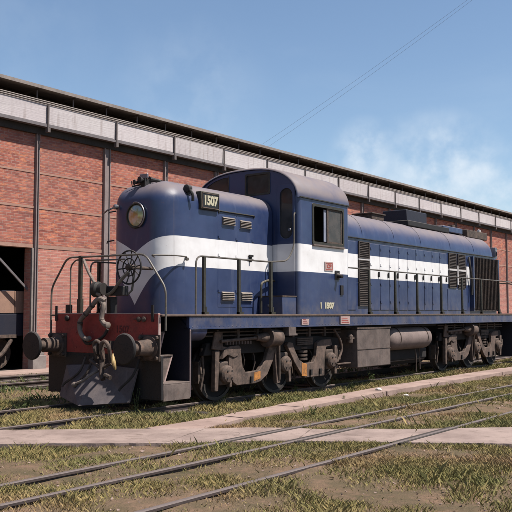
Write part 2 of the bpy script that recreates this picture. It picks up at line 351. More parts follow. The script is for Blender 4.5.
def dup(o, d, parent=None):
    c = o.copy(); C.objects.link(c); c.location = o.location+Vector(d)
    if parent: c.parent = parent
    for ch in [k for k in C.objects if k.parent == o]: dup(ch, (0, 0, 0), c)
    return c
def struct(o, kind='structure'): o['kind'] = kind; return o
def text_obj(txt, size, mat, loc, axis, name, parent, extrude=.004, bold=0, width=None):
    cu = bpy.data.curves.new(name, 'FONT'); cu.body = txt; cu.size = size; cu.extrude = extrude; cu.offset = bold; cu.align_x = 'CENTER'; cu.align_y = 'CENTER'
    t = bpy.data.objects.new(name, cu); C.objects.link(t)
    dg = bpy.context.evaluated_depsgraph_get(); me = bpy.data.meshes.new_from_object(t.evaluated_get(dg))
    bpy.data.objects.remove(t)
    me.materials.clear(); me.materials.append(mat)
    xs = [v.co.x for v in me.vertices]; cw = max(xs)-min(xs); k = (width/cw) if width else 1
    off = Vector((0, 0, 0)); q = parent
    while q is not None: off += q.location; q = q.parent
    L = Vector(loc)-off
    for v in me.vertices:
        x, y, z = v.co.x*k, v.co.y, v.co.z
        # axis 'X': read from +X (text runs along +Y); axis 'Y': read from -Y (text runs along +X)
        v.co = L+(Vector((z, x, y)) if axis == 'X' else Vector((x, -z, y)))
    o = bpy.data.objects.new(name, me); C.objects.link(o); o.parent = parent; return o
def smoothpath(pts, n=6):
    pts = [Vector(p) for p in pts]; P = [pts[0]]+pts+[pts[-1]]; r = []
    for i in range(1, len(P)-2):
        for k in range(n):
            t = k/n; a, b, c, d = P[i-1], P[i], P[i+1], P[i+2]
            r.append(.5*((2*b)+(c-a)*t+(2*a-5*b+4*c-d)*t*t+(3*b-a-3*c+d)*t**3))
    r.append(pts[-1]); return r
def bend(pts, r=.12, n=5):
    """rounded corners on a polyline"""
    pts = [Vector(p) for p in pts]; o = [pts[0]]
    for i in range(1, len(pts)-1):
        a, b, c = pts[i-1], pts[i], pts[i+1]; d1 = (a-b); d2 = (c-b); rr = min(r, d1.length*.45, d2.length*.45)
        p, q = b+d1.normalized()*rr, b+d2.normalized()*rr
        for k in range(n+1):
            t = k/n; o.append(p*(1-t)**2+b*2*t*(1-t)+q*t*t)
    o.append(pts[-1]); return o

# ================================================================== GROUND
def grid_sheet(name, x0, x1, y0, y1, nx, ny, zf, mat):
    xs = np.linspace(x0, x1, nx); ys = np.linspace(y0, y1, ny); mb = MB()
    mb.v = [(x, y, zf(x, y)) for y in ys for x in xs]
    mb.f = [(j*nx+i, j*nx+i+1, (j+1)*nx+i+1, (j+1)*nx+i) for j in range(ny-1) for i in range(nx-1)]; mb.mi = [0]*len(mb.f)
    return mb.build(name, mat)
GZ = -.12
mb = MB(); mb.add([(-900, -900, GZ-.06), (900, -900, GZ-.06), (900, 900, GZ-.06), (-900, 900, GZ-.06)], [(0, 1, 2, 3)])
gfar = mb.build('far_ground', M['ground']); struct(gfar)
def rise(x): t = min(1, max(0, (x-2.7)/.6)); return .055*t*t*(3-2*t)
def gz(x, y): return GZ+rise(x)+.022*math.sin(x*2.3+y*1.1)*math.sin(y*1.7-x*.6)+.012*math.sin(x*7.1)*math.sin(y*6.3+1)-(.03 if abs(x) < 1.3 else 0)
gr = grid_sheet('ground', -9, 16, -14, 40, 120, 240, gz, M['ground']); struct(gr)
# concrete crossing nearest the camera
CR = [(-6, -8.2), (.86, -2.71), (1.09, -2.54), (2.30, -1.52), (3.04, -.95), (3.60, -.35), (4.19, .02), (4.64, .15), (4.94, .50), (5.6, .95), (6.34, 1.7), (9, 4.3), (16, 11)]
CR2 = [(16.8, 9.4), (9.8, 3.2), (7.3, .55), (5.9, -.35), (4.6, -1.15), (3.6, -2.2), (2.2, -3.3), (1.0, -4.2), (-5, -9.6)]
def jag(poly, step=.25, amp=.035):
    o = []
    for i in range(len(poly)):
        a, b = Vector(poly[i]), Vector(poly[(i+1) % len(poly)]); n = max(1, int((b-a).length/step)) if i != 12 else 4
        for k in range(n): p = a.lerp(b, k/n); o.append((p.x+random.uniform(-amp, amp), p.y+random.uniform(-amp, amp)))
    return o
mb = MB(); mb.plate(CR+CR2, [], 'Z', -.30, -.052)
cr_o = mb.build('concrete_crossing', M['ground'], smooth=False); struct(cr_o)
def along(pl, ts):
    P_ = np.array(pl); d = np.r_[0, np.cumsum(np.hypot(*np.diff(P_, axis=0).T))]; return [(float(np.interp(t*d[-1], d, P_[:, 0])), float(np.interp(t*d[-1], d, P_[:, 1]))) for t in ts]
def wob(a, b, n, amp): return [(a[0]+(b[0]-a[0])*k/n+random.uniform(-amp, amp), a[1]+(b[1]-a[1])*k/n+random.uniform(-amp, amp)) for k in range(n)]
NS = 17; far_ = []; A_ = np.array(CR); B_ = np.array(CR2[::-1])
cuts = np.linspace(-5.5, 15.5, NS+1)
for k in range(NS):
    xa, xb = cuts[k]+.006, cuts[k+1]-.006; f_ = lambda x: (x, float(np.interp(x, A_[:, 0], A_[:, 1]))); g_ = lambda x: (x+.45, float(np.interp(x+.45, B_[:, 0], B_[:, 1])))
    xs_ = np.linspace(xa, xb, 7); top_ = [f_(x) for x in xs_]; bot_ = [g_(x) for x in xs_[::-1]]; ring_ = top_+bot_; poly = []
    for i in range(len(ring_)):
        a_, b_ = ring_[i], ring_[(i+1) % len(ring_)]; poly += wob(a_, b_, 3 if i not in (6, 13) else 6, .012)
    m_ = MB(); m_.plate(poly, [], 'Z', -.2, -.024+random.uniform(-.004, .003)); m_.build('slab', M['crossing'], cr_o, smooth=False)
# kerb: separate slabs
kin = [(-2.8, 2.40), (-2.2, 2.40), (-1.0, 2.40), (0, 2.40), (1.4, 2.29), (3.5, 2.2), (5.6, 2.02), (8, 1.93), (12, 1.86), (20, 1.80), (34, 1.75)]
kout = [(-2.8, 3.8), (-2.2, 3.4), (-.7, 3.05), (-.2, 2.80), (.8, 2.86), (2.4, 2.84), (5.1, 2.60), (8, 2.55), (12, 2.52), (20, 2.46), (34, 2.42)]
def kx(t, y):
    for (a, xa), (b, xb) in zip(t, t[1:]):
        if a <= y <= b: return xa+(xb-xa)*(y-a)/(b-a)
    return t[-1][1]
kerb = empty('kerb', (2.4, 10, GZ), 'long low pinkish concrete kerb between the locomotive and the weedy track', 'kerb')
y = -1.3

while y < 34:
    L_ = 1.75; z1 = (-.018+random.uniform(-.006, .006)) if y > 0 else -.030; ye = y+L_-.008
    a = (kx(kin, y)+random.uniform(-.012, .012), y); b = (kx(kin, ye)+random.uniform(-.012, .012), ye)
    c = (kx(kout, ye)+random.uniform(-.015, .015), ye); d = (kx(kout, y)+random.uniform(-.015, .015), y)
    poly = []
    for (p, q) in ((a, b), (b, c), (c, d), (d, a)):
        n = 7 if abs(p[1]-q[1]) > 1 else 2
        for k in range(n):
            t = k/n; poly.append((p[0]+(q[0]-p[0])*t+random.uniform(-.018, .018), p[1]+(q[1]-p[1])*t))
    m_ = MB(); m_.plate(poly, [], 'Z', -.25, z1); m_.build('kerb_slab', M['kerb'], kerb, smooth=False); y += L_
# tracks
def rail_mesh(mb, x, y0, y1, top, h=.14, hw=.034, fwid=.06):
    prof = [(-fwid, 0), (fwid, 0), (fwid, .02), (.012, .035), (.012, h-.04), (hw, h-.03), (hw, h-.006), (hw-.01, h), (-hw+.01, h), (-hw, h-.006), (-hw, h-.03), (-.012, h-.04), (-.012, .035), (-fwid, .02)]
    n = len(prof); vs = [(x+a, yy, top-h+b) for yy in (y0, y1) for a, b in prof]
    mb.add(vs, [(i, (i+1) % n, n+(i+1) % n, n+i) for i in range(n)]+[tuple(range(n)), tuple(range(2*n-1, n-1, -1))])
def track(loc, label, xs, y0, y1, top, sl_y0, sl_y1, slx, slz):
    t = empty('railway_track', loc, label, 'railway track')
    for x in xs:
        m = MB(); rail_mesh(m, x, y0, y1, top); m.build('rail', M['railhead'], t)
    first = None; yy = sl_y0
    m = MB(); m.box(slx[0], slx[1], sl_y0, sl_y0+.24, slz-.15, slz); first = m.build('sleeper', M['sleeper'], t, bevel=.012)
    k = 1
    while yy+k*.62 < sl_y1:
        c = first.copy(); C.objects.link(c); c.location = (random.uniform(-.04, .04), k*.62, random.uniform(-.008, .004)); c.parent = t; k += 1
    return t
track((0, 10, GZ), 'dusty rails and dark sleepers directly underneath the blue locomotive', (-.87, .87), -12, 60, 0, -3.2, 20, (-1.35, 1.35), -.125)
track((4.9, 8, GZ), 'rusty three rail track half sunk in weeds in the foreground', (4.13, 4.84, 5.98), -12, 60, -.017, 1.6, 20, (3.60, 6.5), -.068)
track((-6, 8, GZ), 'rusty rails of the track between the locomotive and the brick building', (-6.95, -5.15), -12, 60, .02, -2, 12, (-7.45, -4.65), -.10)
ft = [o for o in C.objects if o.name.startswith('railway_track')][1]
for x_ in (4.13, 4.84, 5.98):
    for sg_ in (-1, 1):
        yc_ = float(np.interp(x_, A_[:, 0], A_[:, 1])); yd_ = float(np.interp(x_, B_[:, 0], B_[:, 1]))
        m = MB(); m.box(x_+sg_*.035-(.045 if sg_ < 0 else 0), x_+sg_*.035+(.045 if sg_ > 0 else 0), yd_-.1, yc_+.1, -.06, -.0192); m.build('flangeway', M['sleeper'], ft)
# low platform along the wall
mb = MB(); mb.box(-9.3, -7.95, -30, 70, -.5, -.02); pl = mb.build('platform', M['kerb'], bevel=.02); struct(pl)

# ================================================================== BUILDING
WX = -9.28; FX = -9.0; SP = 2.823; Y0 = 5.72
bld = empty('brick_shed', (WX, 15, 0), 'long red brick railway shed with pale fascia and dark overhanging roof edge', 'building')
YS, YE = Y0-9*SP, Y0+26*SP
# wall, with doorway holes left of the locomotive
def wall(name, mat, z0, z1, holes=()):
    m = MB(); m.plate([(YS, z0), (YE, z0), (YE, z1), (YS, z1)], [[(a, b) for a, b in h] for h in holes], 'X', WX-.35, WX); return m.build(name, mat, bld, smooth=False)
dy0, dy1 = Y0-2*SP+.12, Y0-.1
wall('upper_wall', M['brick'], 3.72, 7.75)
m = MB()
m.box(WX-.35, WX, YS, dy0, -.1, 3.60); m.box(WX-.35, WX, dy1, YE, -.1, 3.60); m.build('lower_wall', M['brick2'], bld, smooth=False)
for z, h in ((5.91, .06), (4.84, .07), (3.66, .11)):
    m = MB(); m.box(WX-.3, WX+.012, YS, YE, z-h/2, z+h/2); m.build('string_course', M['course'], bld)
# pilaster columns
for k in range(-9, 27):
    yk = Y0+k*SP; wd = .09 if k % 2 else .055
    if k in (1, ): wd = .125
    if k == 2: wd = .075
    zb = 3.2 if k == -1 else .55
    m = MB(); m.box(WX, WX+.10, yk-wd, yk-wd+.025, zb, 7.6); m.box(WX, WX+.10, yk+wd-.025, yk+wd, zb, 7.6); m.box(WX, WX+.055, yk-wd+.025, yk+wd-.025, zb, 7.6)
    m.build('column', M['column'], bld)
    if zb < 1:
        m = MB(); m.box(WX-.02, WX+.22, yk-.16, yk+.34, -.1, .38); m.box(WX, WX+.16, yk-.13, yk+.31, .38, .55); m.build('plinth', M['plinth'], bld, bevel=.015)
# fascia panels between the down pipes, gutter lip, eave
for k in range(-9, 26):
    a = Y0+.16+k*SP
    m = MB(); w1, w2, w3 = [random.uniform(-.012, .012) for _ in range(3)]; m.add([(FX-.03, a+.012, 7.40), (FX-.03, a+SP-.012, 7.40), (FX-.03, a+SP-.012, 7.97), (FX-.03, a+.012, 7.97), (FX+w1, a+.012, 7.40+random.uniform(0, .008)), (FX+w2, a+SP-.012, 7.40+random.uniform(0, .008)), (FX+w3, a+SP-.012, 7.965), (FX-w2, a+.012, 7.97)], [(3, 2, 1, 0), (4, 5, 6, 7), (0, 1, 5, 4), (1, 2, 6, 5), (2, 3, 7, 6), (3, 0, 4, 7)]); m.build('fascia_panel', M['fascia'], bld)
    m = MB(); yk = Y0+.16+k*SP; m.tube([(FX+.05, yk, 7.98), (FX+.05, yk, 7.24)], .032, 8); m.box(FX-.02, FX+.10, yk-.05, yk+.05, 7.13, 7.26)
    m.build('hanger_rod', M['rodm'], bld)
m = MB(); m.box(WX-.1, FX+.02, YS, YE, 7.30, 7.395); m.box(FX+.0, FX+.045, YS, YE, 7.29, 7.36); m.build('gutter_lip', M['gutter'], bld)
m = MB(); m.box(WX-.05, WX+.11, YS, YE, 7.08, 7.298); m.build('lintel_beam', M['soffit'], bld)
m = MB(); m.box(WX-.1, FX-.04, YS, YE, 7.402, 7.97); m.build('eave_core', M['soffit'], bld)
for z, x, r in ((8.02, FX+.02, .022), (8.10, FX-.05, .02), (8.0, FX-.10, .03)):
    m = MB(); m.tube([(x, YS, z), (x, YE, z)], r, 8); m.build('wall_pipe', M['roofedge'], bld)
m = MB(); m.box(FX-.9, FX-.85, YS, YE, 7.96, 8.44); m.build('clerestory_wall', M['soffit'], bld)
for k in range(-18, 52):
    yk = Y0-.15+k*SP/2; m = MB(); m.beam((FX-.12, yk, 7.97), (FX-.12, yk, 8.42), .03, .03); m.beam((FX-.84, yk, 8.36), (FX+.02, yk, 8.43), .03, .05); m.build('eave_strut', M['rodm'], bld)
m = MB(); pr_ = [(FX+.06, 8.43), (FX+.07, 8.53), (FX-.2, 8.58), (FX-12, 9.4), (FX-24, 8.5), (FX-24, 8.4), (FX-12, 9.3), (FX-.2, 8.45)]
n = len(pr_); m.add([(p[0], yy, p[1]) for yy in (YS-.3, YE+.3) for p in pr_], [(i, (i+1) % n, n+(i+1) % n, n+i) for i in range(n)]+[tuple(range(n)), tuple(range(2*n-1, n-1, -1))])
m.build('roof', M['roofedge'], bld, smooth=False)
m = MB(); m.box(WX-24, WX-23.7, YS, YE, -.2, 8.4); m.box(WX-23.7, WX-.36, YS, YS+.3, -.2, 8.4); m.box(WX-23.7, WX-.36, YE-.3, YE, -.2, 8.4); m.build('rear_wall', M['brick'], bld, smooth=False)
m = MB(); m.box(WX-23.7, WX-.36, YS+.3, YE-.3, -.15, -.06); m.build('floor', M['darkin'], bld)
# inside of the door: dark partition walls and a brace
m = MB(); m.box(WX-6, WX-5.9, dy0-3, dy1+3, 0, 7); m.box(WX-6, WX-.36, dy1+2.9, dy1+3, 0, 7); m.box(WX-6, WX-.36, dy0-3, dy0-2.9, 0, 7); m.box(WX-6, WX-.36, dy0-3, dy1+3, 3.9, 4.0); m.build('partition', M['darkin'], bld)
for a in (dy1, dy0-.0):
    m = MB(); m.box(WX-.02, WX+.05, a-.03, a+.03, 0, 3.6); m.build('door_frame', M['plinth'], bld)
m = MB(); m.beam((WX-.2, dy1+.02, 2.34), (WX-.2, dy1-1.4, 3.58), .05, .06); m.build('door_brace', M['gutter'], bld)
# wagon standing in the doorway
wg = empty('wagon', (WX-1.6, 3, -.05), 'dark goods wagon with a pale plank side standing inside the shed doorway', 'wagon')
m = MB(); m.box(WX-3.0, WX-.45, -1.2, 7.2, .95, 1.62); m.build('underbody', M['navy'], wg, bevel=.02)
m = MB(); m.box(WX-2.9, WX-.53, -1.2, 7.2, 1.62, 2.32); m.build('body', M['navy'], wg)
for k in range(14):
    m = MB(); m.box(WX-.53, WX-.49, -1.2+k*.6, -1.2+k*.6+.585, 1.64, 2.30); m.build('plank', M['wood'], wg, bevel=.006)
for yw in (.6, 2.4, 4.4, 5.0):
    m = MB(); m.lathe([(-.07, .48), (.0, .48), (.0, .42), (-.03, .40), (-.03, .12), (.05, .1), (.05, 0)], (WX-.75, yw, .45), (1, 0, 0), 28); m.build('wheel', M['dusty2'], wg)
for ya in (3.7, .6):
    m = MB(); m.tube(smoothpath([(WX-.42, ya+1.55, .85), (WX-.42, ya+1.2, .42), (WX-.42, ya+.8, .3), (WX-.42, ya+.4, .42), (WX-.42, ya, .9)]), .06, 8); m.beam((WX-.42, ya-.1, .95), (WX-.42, ya+1.7, .95), .08, .10); m.build('bogie_frame', M['dusty'], wg)

# ================================================================== LOCOMOTIVE
LB = Vector((0, 8.95, 0)); LEN = 17.9; DZ = 1.62
loco['label'] = 'dark blue diesel locomotive number 1507 with a broad white band and red buffer beam'; loco['category'] = 'locomotive'
# --- deck and frame
m = MB(); m.box(-1.45, 1.45, 0.02, LEN-.02, 1.585, DZ); m.build('deck', M['edge'], loco, bevel=.008)
for s in (-1, 1):
    m = MB(); m.box(s*1.36, s*1.43, .72, LEN-.72, 1.385, 1.585); m.box(s*1.30, s*1.45, .72, LEN-.72, 1.36, 1.385); m.build('side_sill', M['sill'], loco)
m = MB(); m.box(-.75, .75, .1, LEN-.1, 1.0, 1.585); m.box(-1.3, 1.3, 6.2, 11.0, 1.30, 1.58); m.build('centre_frame', M['dark'], loco)
m = MB()
for k in range(132):
    for zz in (1.405, 1.565): m.lathe([(0, .010), (.005, .008), (.007, 0)], (1.43, .80+k*.124, zz), (1, 0, 0), 6, cap=False)
m.build('sill_rivets', M['sill'], loco)['kind'] = 'stuff'
m = MB()
for k in range(22):
    for zz in (.235, .89): m.lathe([(0, .013), (.006, .010), (.009, 0)], (-1.38+k*.1315, .004, zz), (0, -1, 0), 6, cap=False)
m.build('plate_rivets', M['black'], loco)['kind'] = 'stuff'
# --- beams front and rear
for (ya, yb, tagn) in ((0.0, .06, 'front'), (LEN-.06, LEN, 'rear')):
    m = MB(); m.box(-1.27, 1.37, ya, yb, .93, 1.63); m.build('buffer_beam', M['red'], loco, bevel=.008)
    m = MB(); m.box(-1.45, 1.45, ya+.004, yb-.004, .19, .93); m.build('pilot_plate', M['black'], loco, bevel=.008)
m = MB(); m.box(1.371, 1.385, -.004, .05, .95, 1.62); m.box(-1.27, 1.37, .0, .05, 1.631, 1.645); m.build('lit_beam_edge', M['plate'], loco)  # pale strips put the sunlit edge of the beam into the colour
# plow
m = MB()
m.add([(-.90, -.03, .70), (0, -.07, .74), (.93, -.03, .70), (-.88, -.20, .15), (0, -.52, .06), (.90, -.20, .15), (-.90, .0, .70), (0, .0, .74), (.93, .0, .70), (-.88, -.17, .13), (0, -.47, .05), (.90, -.17, .13)],
      [(0, 3, 4, 1), (1, 4, 5, 2), (6, 7, 10, 9), (7, 8, 11, 10), (0, 1, 7, 6), (1, 2, 8, 7), (3, 9, 10, 4), (4, 10, 11, 5), (0, 6, 9, 3), (2, 5, 11, 8)])
m.build('snow_plow', simple('plow_steel', (.17, .14, .14), (.10, .088, .10), .8, 3, streak=True), loco, smooth=False)
# --- buffers
def buffer(x, ys, d, name='buffer'):
    b = pempty(name, (x, ys, 1.06), loco)
    m = MB(); m.lathe([(0, .20), (.04, .20), (.045, .145), (.30, .125), (.32, .13), (.34, .13), (.345, .085), (.56, .08)], (x, ys, 1.06), (0, d, 0), 28); m.build('shank', M['dusty'], b)
    m = MB(); m.lathe([(.53, .08), (.55, .22), (.575, .255), (.60, .258), (.62, .24), (.63, .0)], (x, ys, 1.06), (0, d, 0), 36, cap=False); m.build('buffer_head', M['black'], b)
    m = MB(); m.box(x-.24, x+.24, min(ys, ys+d*.02), max(ys, ys+d*.02), .84, 1.28)
    for i in (-1, 1):
        for j in (-1, 1): m.lathe([(0, .032), (.05, .03), (.055, 0)], (x+i*.19, ys+d*.02, 1.06+j*.17), (0, d, 0), 6)
    m.build('base_plate', M['dusty2'], b)
for x in (-1.18, 1.19): buffer(x, 0, -1); buffer(x, LEN, 1)
# --- coupler and hoses
m = MB(); m.plate([(0, 1.16), (-.22, 1.17), (-.40, 1.13), (-.46, 1.04), (-.43, .95), (-.34, .92), (-.30, .96), (-.34, 1.02), (-.30, 1.07), (-.2, 1.04), (0, 1.0)], [], 'X', .27, .33); m.build('draw_hook', M['dusty2'], loco, bevel=.012)
m = MB(); q = bp_ = None
m.tube(smoothpath([(.22, -.30, .86), (.20, -.34, 1.0), (.22, -.38, 1.12), (.30, -.39, 1.17), (.38, -.38, 1.12), (.40, -.34, 1.0), (.38, -.3, .82)]), .028, 10)
m.build('coupling_shackle', M['dusty'], loco); m = MB()
m.tube(smoothpath([(.42, -.34, .86), (.42, -.40, 1.03), (.47, -.42, 1.14), (.55, -.42, 1.16), (.62, -.41, 1.08), (.62, -.38, .95), (.60, -.34, .82)]), .034, 10)
m.build('coupling_shackle', M['dusty'], loco)
m = MB(); m.tube([(.10, -.36, .84), (.36, -.34, .70), (.62, -.34, .80)], .03, 8); m.tube([(.38, -.34, .84), (.40, -.36, .60), (.46, -.38, .52)], .045, 10); m.tube([(.50, -.38, .60), (.66, -.40, .56)], .04, 8)
m.build('coupling_screw', M['dusty2'], loco)
m = MB(); m.tube(smoothpath([(.30, -.12, .72), (.24, -.40, .62), (.12, -.52, .50), (-.02, -.56, .44)]), .026, 8); m.lathe([(0, .03), (.03, .045), (.07, .04), (.08, 0)], (-.02, -.56, .44), (-.8, -.1, -.4), 10); m.build('brake_hose', M['hose'], loco)
m = MB(); m.tube(smoothpath([(.70, -.38, .96), (.74, -.42, .88), (.78, -.43, .78), (.80, -.42, .70)]), [.015+.022*math.sin(PI*i/18) for i in range(19)], 10); m.build('hose_tap', M['brass'], loco)
for (x0, x1) in ((-.35, -.62), (-.15, -.30), (1.0, .82)):
    m = MB(); m.tube(smoothpath([(x0, -.06, .86), (x0-.01, -.20, .60), (x1, -.30, .40), (x1-.03, -.33, .34)]), .022, 8); m.build('air_hose', M['rubber'] if x0 > 0 else M['dusty2'], loco)
# heating hose hanging on the beam
m = MB(); m.tube(smoothpath([(.18, -.10, 1.86), (.07, -.14, 1.90), (-.06, -.16, 1.80), (-.25, -.16, 1.63), (-.42, -.14, 1.50), (-.44, -.13, 1.36), (-.36, -.14, 1.24), (-.23, -.14, 1.18), (-.16, -.14, 1.21)]), .042, 10)
m.tube(smoothpath([(.07, -.12, 1.89), (.16, -.12, 1.78), (.14, -.13, 1.62), (.15, -.14, 1.52), (.26, -.16, 1.44), (.32, -.16, 1.43)]), .045, 10)
m.lathe([(0, .055), (.06, .055), (.07, .03)], (.28, -.16, 1.44), (1, -.1, -.1), 10)
m.build('heating_hose', M['hose'], loco)
m = MB(); m.tube(smoothpath([(-.45, -.09, 1.46), (-.46, -.08, 1.30), (-.38, -.08, 1.16), (-.24, -.09, 1.10), (0.1, -.08, 1.22), (.22, -.07, 1.36)]), .028, 8); m.build('hose_loop', M['rubber'], loco)
for (c_, ax_) in (((-.25, -.16, 1.63), (-1, 0, -.9)), ((-.42, -.14, 1.47), (-.2, 0, -1)), ((.15, -.14, 1.52), (.1, 0, -1)), ((.12, -.12, 1.74), (-.1, 0, -1)), ((-.08, -.16, 1.78), (-1, 0, -.8))):
    m = MB(); m.lathe([(-.016, .046), (-.014, .052), (.014, .052), (.016, .046)], c_, ax_, 14); m.build('hose_clamp', M['dusty2'], loco)
# jumper cable trunk between post and wheel
m = MB(); m.lathe([(0, .0), (.005, .135), (.10, .14), (.14, .11), (.22, .11)], (-.10, -.10, 2.06), (1, .12, .04), 18); m.build('jumper_socket', M['rubber'], loco)
m = MB(); m.box(.06, .50, .0, .16, 1.95, 2.12); m.box(.08, .20, .02, .18, 1.63, 1.94); m.build('jumper_box', M['black'], loco, bevel=.015)
m = MB(); m.tube(smoothpath([(-.55, .03, 2.62), (-.35, -.02, 2.38), (-.12, -.06, 2.16), (-.02, -.08, 2.12)]), .028, 8); m.tube(smoothpath([(-.04, -.12, 2.12), (.02, -.15, 2.0), (.1, -.12, 1.97)]), .04, 8); m.build('jumper_cable', M['hose'], loco)
m = MB(); m.tube(smoothpath([(.10, .0, 1.96), (.28, -.02, 2.02), (.45, .0, 2.2), (.6, .05, 2.36)]), .03, 8); m.build('brake_rod', M['pipe'], loco)
# lamp irons and small bosses on the beam
for x in (-1.235, 1.25):
    m = MB(); m.box(x-.025, x+.025, -.02, .0, 1.5, 1.78); m.build('lamp_iron', M['black'], loco)
m = MB(); m.box(-.99, -.86, .0, .05, 1.646, 1.80); m.lathe([(0, .05), (.04, .05), (.06, .02)], (-.92, -.0, 1.55), (0, -1, 0), 12); m.build('lamp_bracket', M['black'], loco)
m = MB()
for x in (.93, 1.05): m.lathe([(0, .045), (.03, .045), (.05, .0)], (x, 0, 1.54), (0, -1, 0), 12)
m.box(.80, .98, -.03, 0, 1.535, 1.55); m.build('beam_cock', M['dusty'], loco)
m = MB()
for i in range(6):
    for zz in (1.02, 1.30): m.lathe([(0, .014), (.012, .012), (.014, 0)], (-1.1+i*.42, 0, zz), (0, -1, 0), 6)
m.build('rivets', M['redprint'], loco)['kind'] = 'stuff'
text_obj('1507', .17, simple('dark_lettering', (.14, .022, .02), (.09, .02, .02), .7, 6), (.52, -.003, 1.36), 'Y', 'beam_number', loco, .001, .004)
# --- corner steps
def steps(s, yf):
    d = 1 if yf < 5 else -1; e = lambda a: yf+d*a
    def bx(m, x0, x1, a0, a1, z0, z1): m.box(min(s*x0, s*x1), max(s*x0, s*x1), min(e(a0), e(a1)), max(e(a0), e(a1)), z0, z1)
    st = pempty('step_unit', (s*1.2, e(.35), .2), loco)
    m = MB(); bx(m, 1.42, 1.45, .03, .69, .17, .445); m.build('riser', M['tread'], st, bevel=.006)
    m = MB(); bx(m, 1.10, 1.45, .03, .69, .445, .47); m.build('tread', M['tread'], st, bevel=.005)
    m = MB(); o1 = [(e(.03), .47), (e(.30), .47), (e(.48), .90), (e(.03), .90)]; m.plate(o1, [], 'X', s*1.17, s*1.20)
    m.build('riser', M['tread'], st)
    m = MB(); bx(m, .95, 1.22, .03, .50, .90, .925); m.build('tread', M['tread'], st, bevel=.005)
    m = MB(); o1 = [(e(.03), .925), (e(.26), .925), (e(.38), 1.30), (e(.03), 1.30)]; m.plate(o1, [], 'X', s*1.07, s*1.10); m.build('riser', M['tread'], st)
    m = MB(); bx(m, .9, 1.12, .03, .40, 1.30, 1.325); m.build('tread', M['tread'], st, bevel=.005)
    m = MB(); m.plate([(s*.7, .2), (s*1.45, .2), (s*1.45, 1.34), (s*1.15, 1.58), (s*.7, 1.58)], [], 'Y', e(.69), e(.72)); m.build('stringer', M['navy'], st)  # blackish navy puts the shade on these blue panels into their colour
    m = MB(); m.tube([(s*1.44, e(.70), .2), (s*1.44, e(.70), 1.36)], .012, 6); m.beam((s*1.20, e(.31), .47), (s*1.20, e(.49), .90), .02, .03); m.beam((s*1.10, e(.27), .925), (s*1.10, e(.39), 1.30), .02, .03); m.build('edge_strip', M['plate'], st)
for s in (1, -1): steps(s, 0.03); steps(s, LEN-.03)
m = MB(); m.lathe([(0, .12), (.01, .19), (.04, .21), (.42, .21), (.44, .19), (.45, .1)], (1.22, .78, 1.36), (0, 1, 0), 28); m.build('sand_tank', M['blue'], loco)
# --- hood shells
def hood_shell(y0, y1, prof, hw, rc, front=True, zb=DZ, crown=None, ns=8, ysplit=None):
    """plan outline: straight sides, rounded corners at the front end; prof: list of (inset, z)"""
    m = MB(); rings = []
    for ins, z in prof:
        r = max(rc-ins, .004); w_ = hw-ins; yf = y0+ins if front else y1-ins; sg = 1 if front else -1; yb = y1 if front else y0
        ysp = (y0+rc+.12) if front else (y1-rc-.12); ring = [(w_, yb, z), (w_, ysp, z)]
        for k in range(ns+1):
            a = k/ns*PI/2; ring.append((w_-r+r*math.cos(a), yf+sg*(r-r*math.sin(a)), z))
        for k in range(ns+1):
            a = PI/2+k/ns*PI/2; ring.append((-(w_-r)+r*math.cos(a), yf+sg*(r-r*math.sin(a)), z))
        ring.append((-w_, ysp, z)); ring.append((-w_, yb, z)); rings.append(ring)
    n = len(rings[0]); vs = [p for r in rings for p in r]
    fs = [(i*n+k, i*n+k+1, (i+1)*n+k+1, (i+1)*n+k) for i in range(len(rings)-1) for k in range(n-1)]
    fs.append(tuple((len(rings)-1)*n+k for k in range(n)))
    fs.append(tuple([i*n for i in range(len(rings))]+[i*n+n-1 for i in range(len(rings)-1, -1, -1)]))
    m.add(vs, fs); return m
R = .40
prof = [(0, DZ), (0, 2.2), (0, 2.8), (0, 3.4), (0, 3.70)]+[(R*(1-math.cos(a)), 3.70+.40*math.sin(a)) for a in [PI/2*k/9 for k in range(1, 9)]]+[(R+.02, 4.12), (.55, 4.165), (.68, 4.19), (.76, 4.20)]
hood_shell(.80, 4.08, prof, .78, .44).build('short_hood', M['nose'], loco, angle=60)
# long hood body with rounded roof
hood_shell(6.16, 16.9, [(0, DZ), (0, 3.50)], .78, .05, front=False).build('long_hood', M['band'], loco)
prof = [(-.012, 3.505), (-.012, 3.53)]+[(.78-.78*(math.cos(a)**.9), 3.53+.66*math.sin(a)**.95) for a in [PI/2*k/12 for k in range(1, 12)]]+[(.77, 4.19)]
hood_shell(6.16, 16.92, prof, .78, .45, front=False).build('hood_roof', M['blue'], loco, angle=60)
m = MB(); m.beam((.80, 6.17, 3.495), (.80, 16.7, 3.495), .03, .018); m.beam((-.80, 6.17, 3.495), (-.80, 16.7, 3.495), .03, .018); m.build('drip_rail', M['rail_dark'], loco)
# roof patches (panel seams)
for yy in (7.9, 9.6, 11.2, 13.2, 15.0):
    m = MB(); pts = [(.785*math.cos(a)**.9, yy, 3.535+.66*math.sin(a)**.95) for a in [PI/2*k/10*.96 for k in range(11)]]; m.tube(pts, .005, 6); m.build('roof_seam', M['blue'], loco)
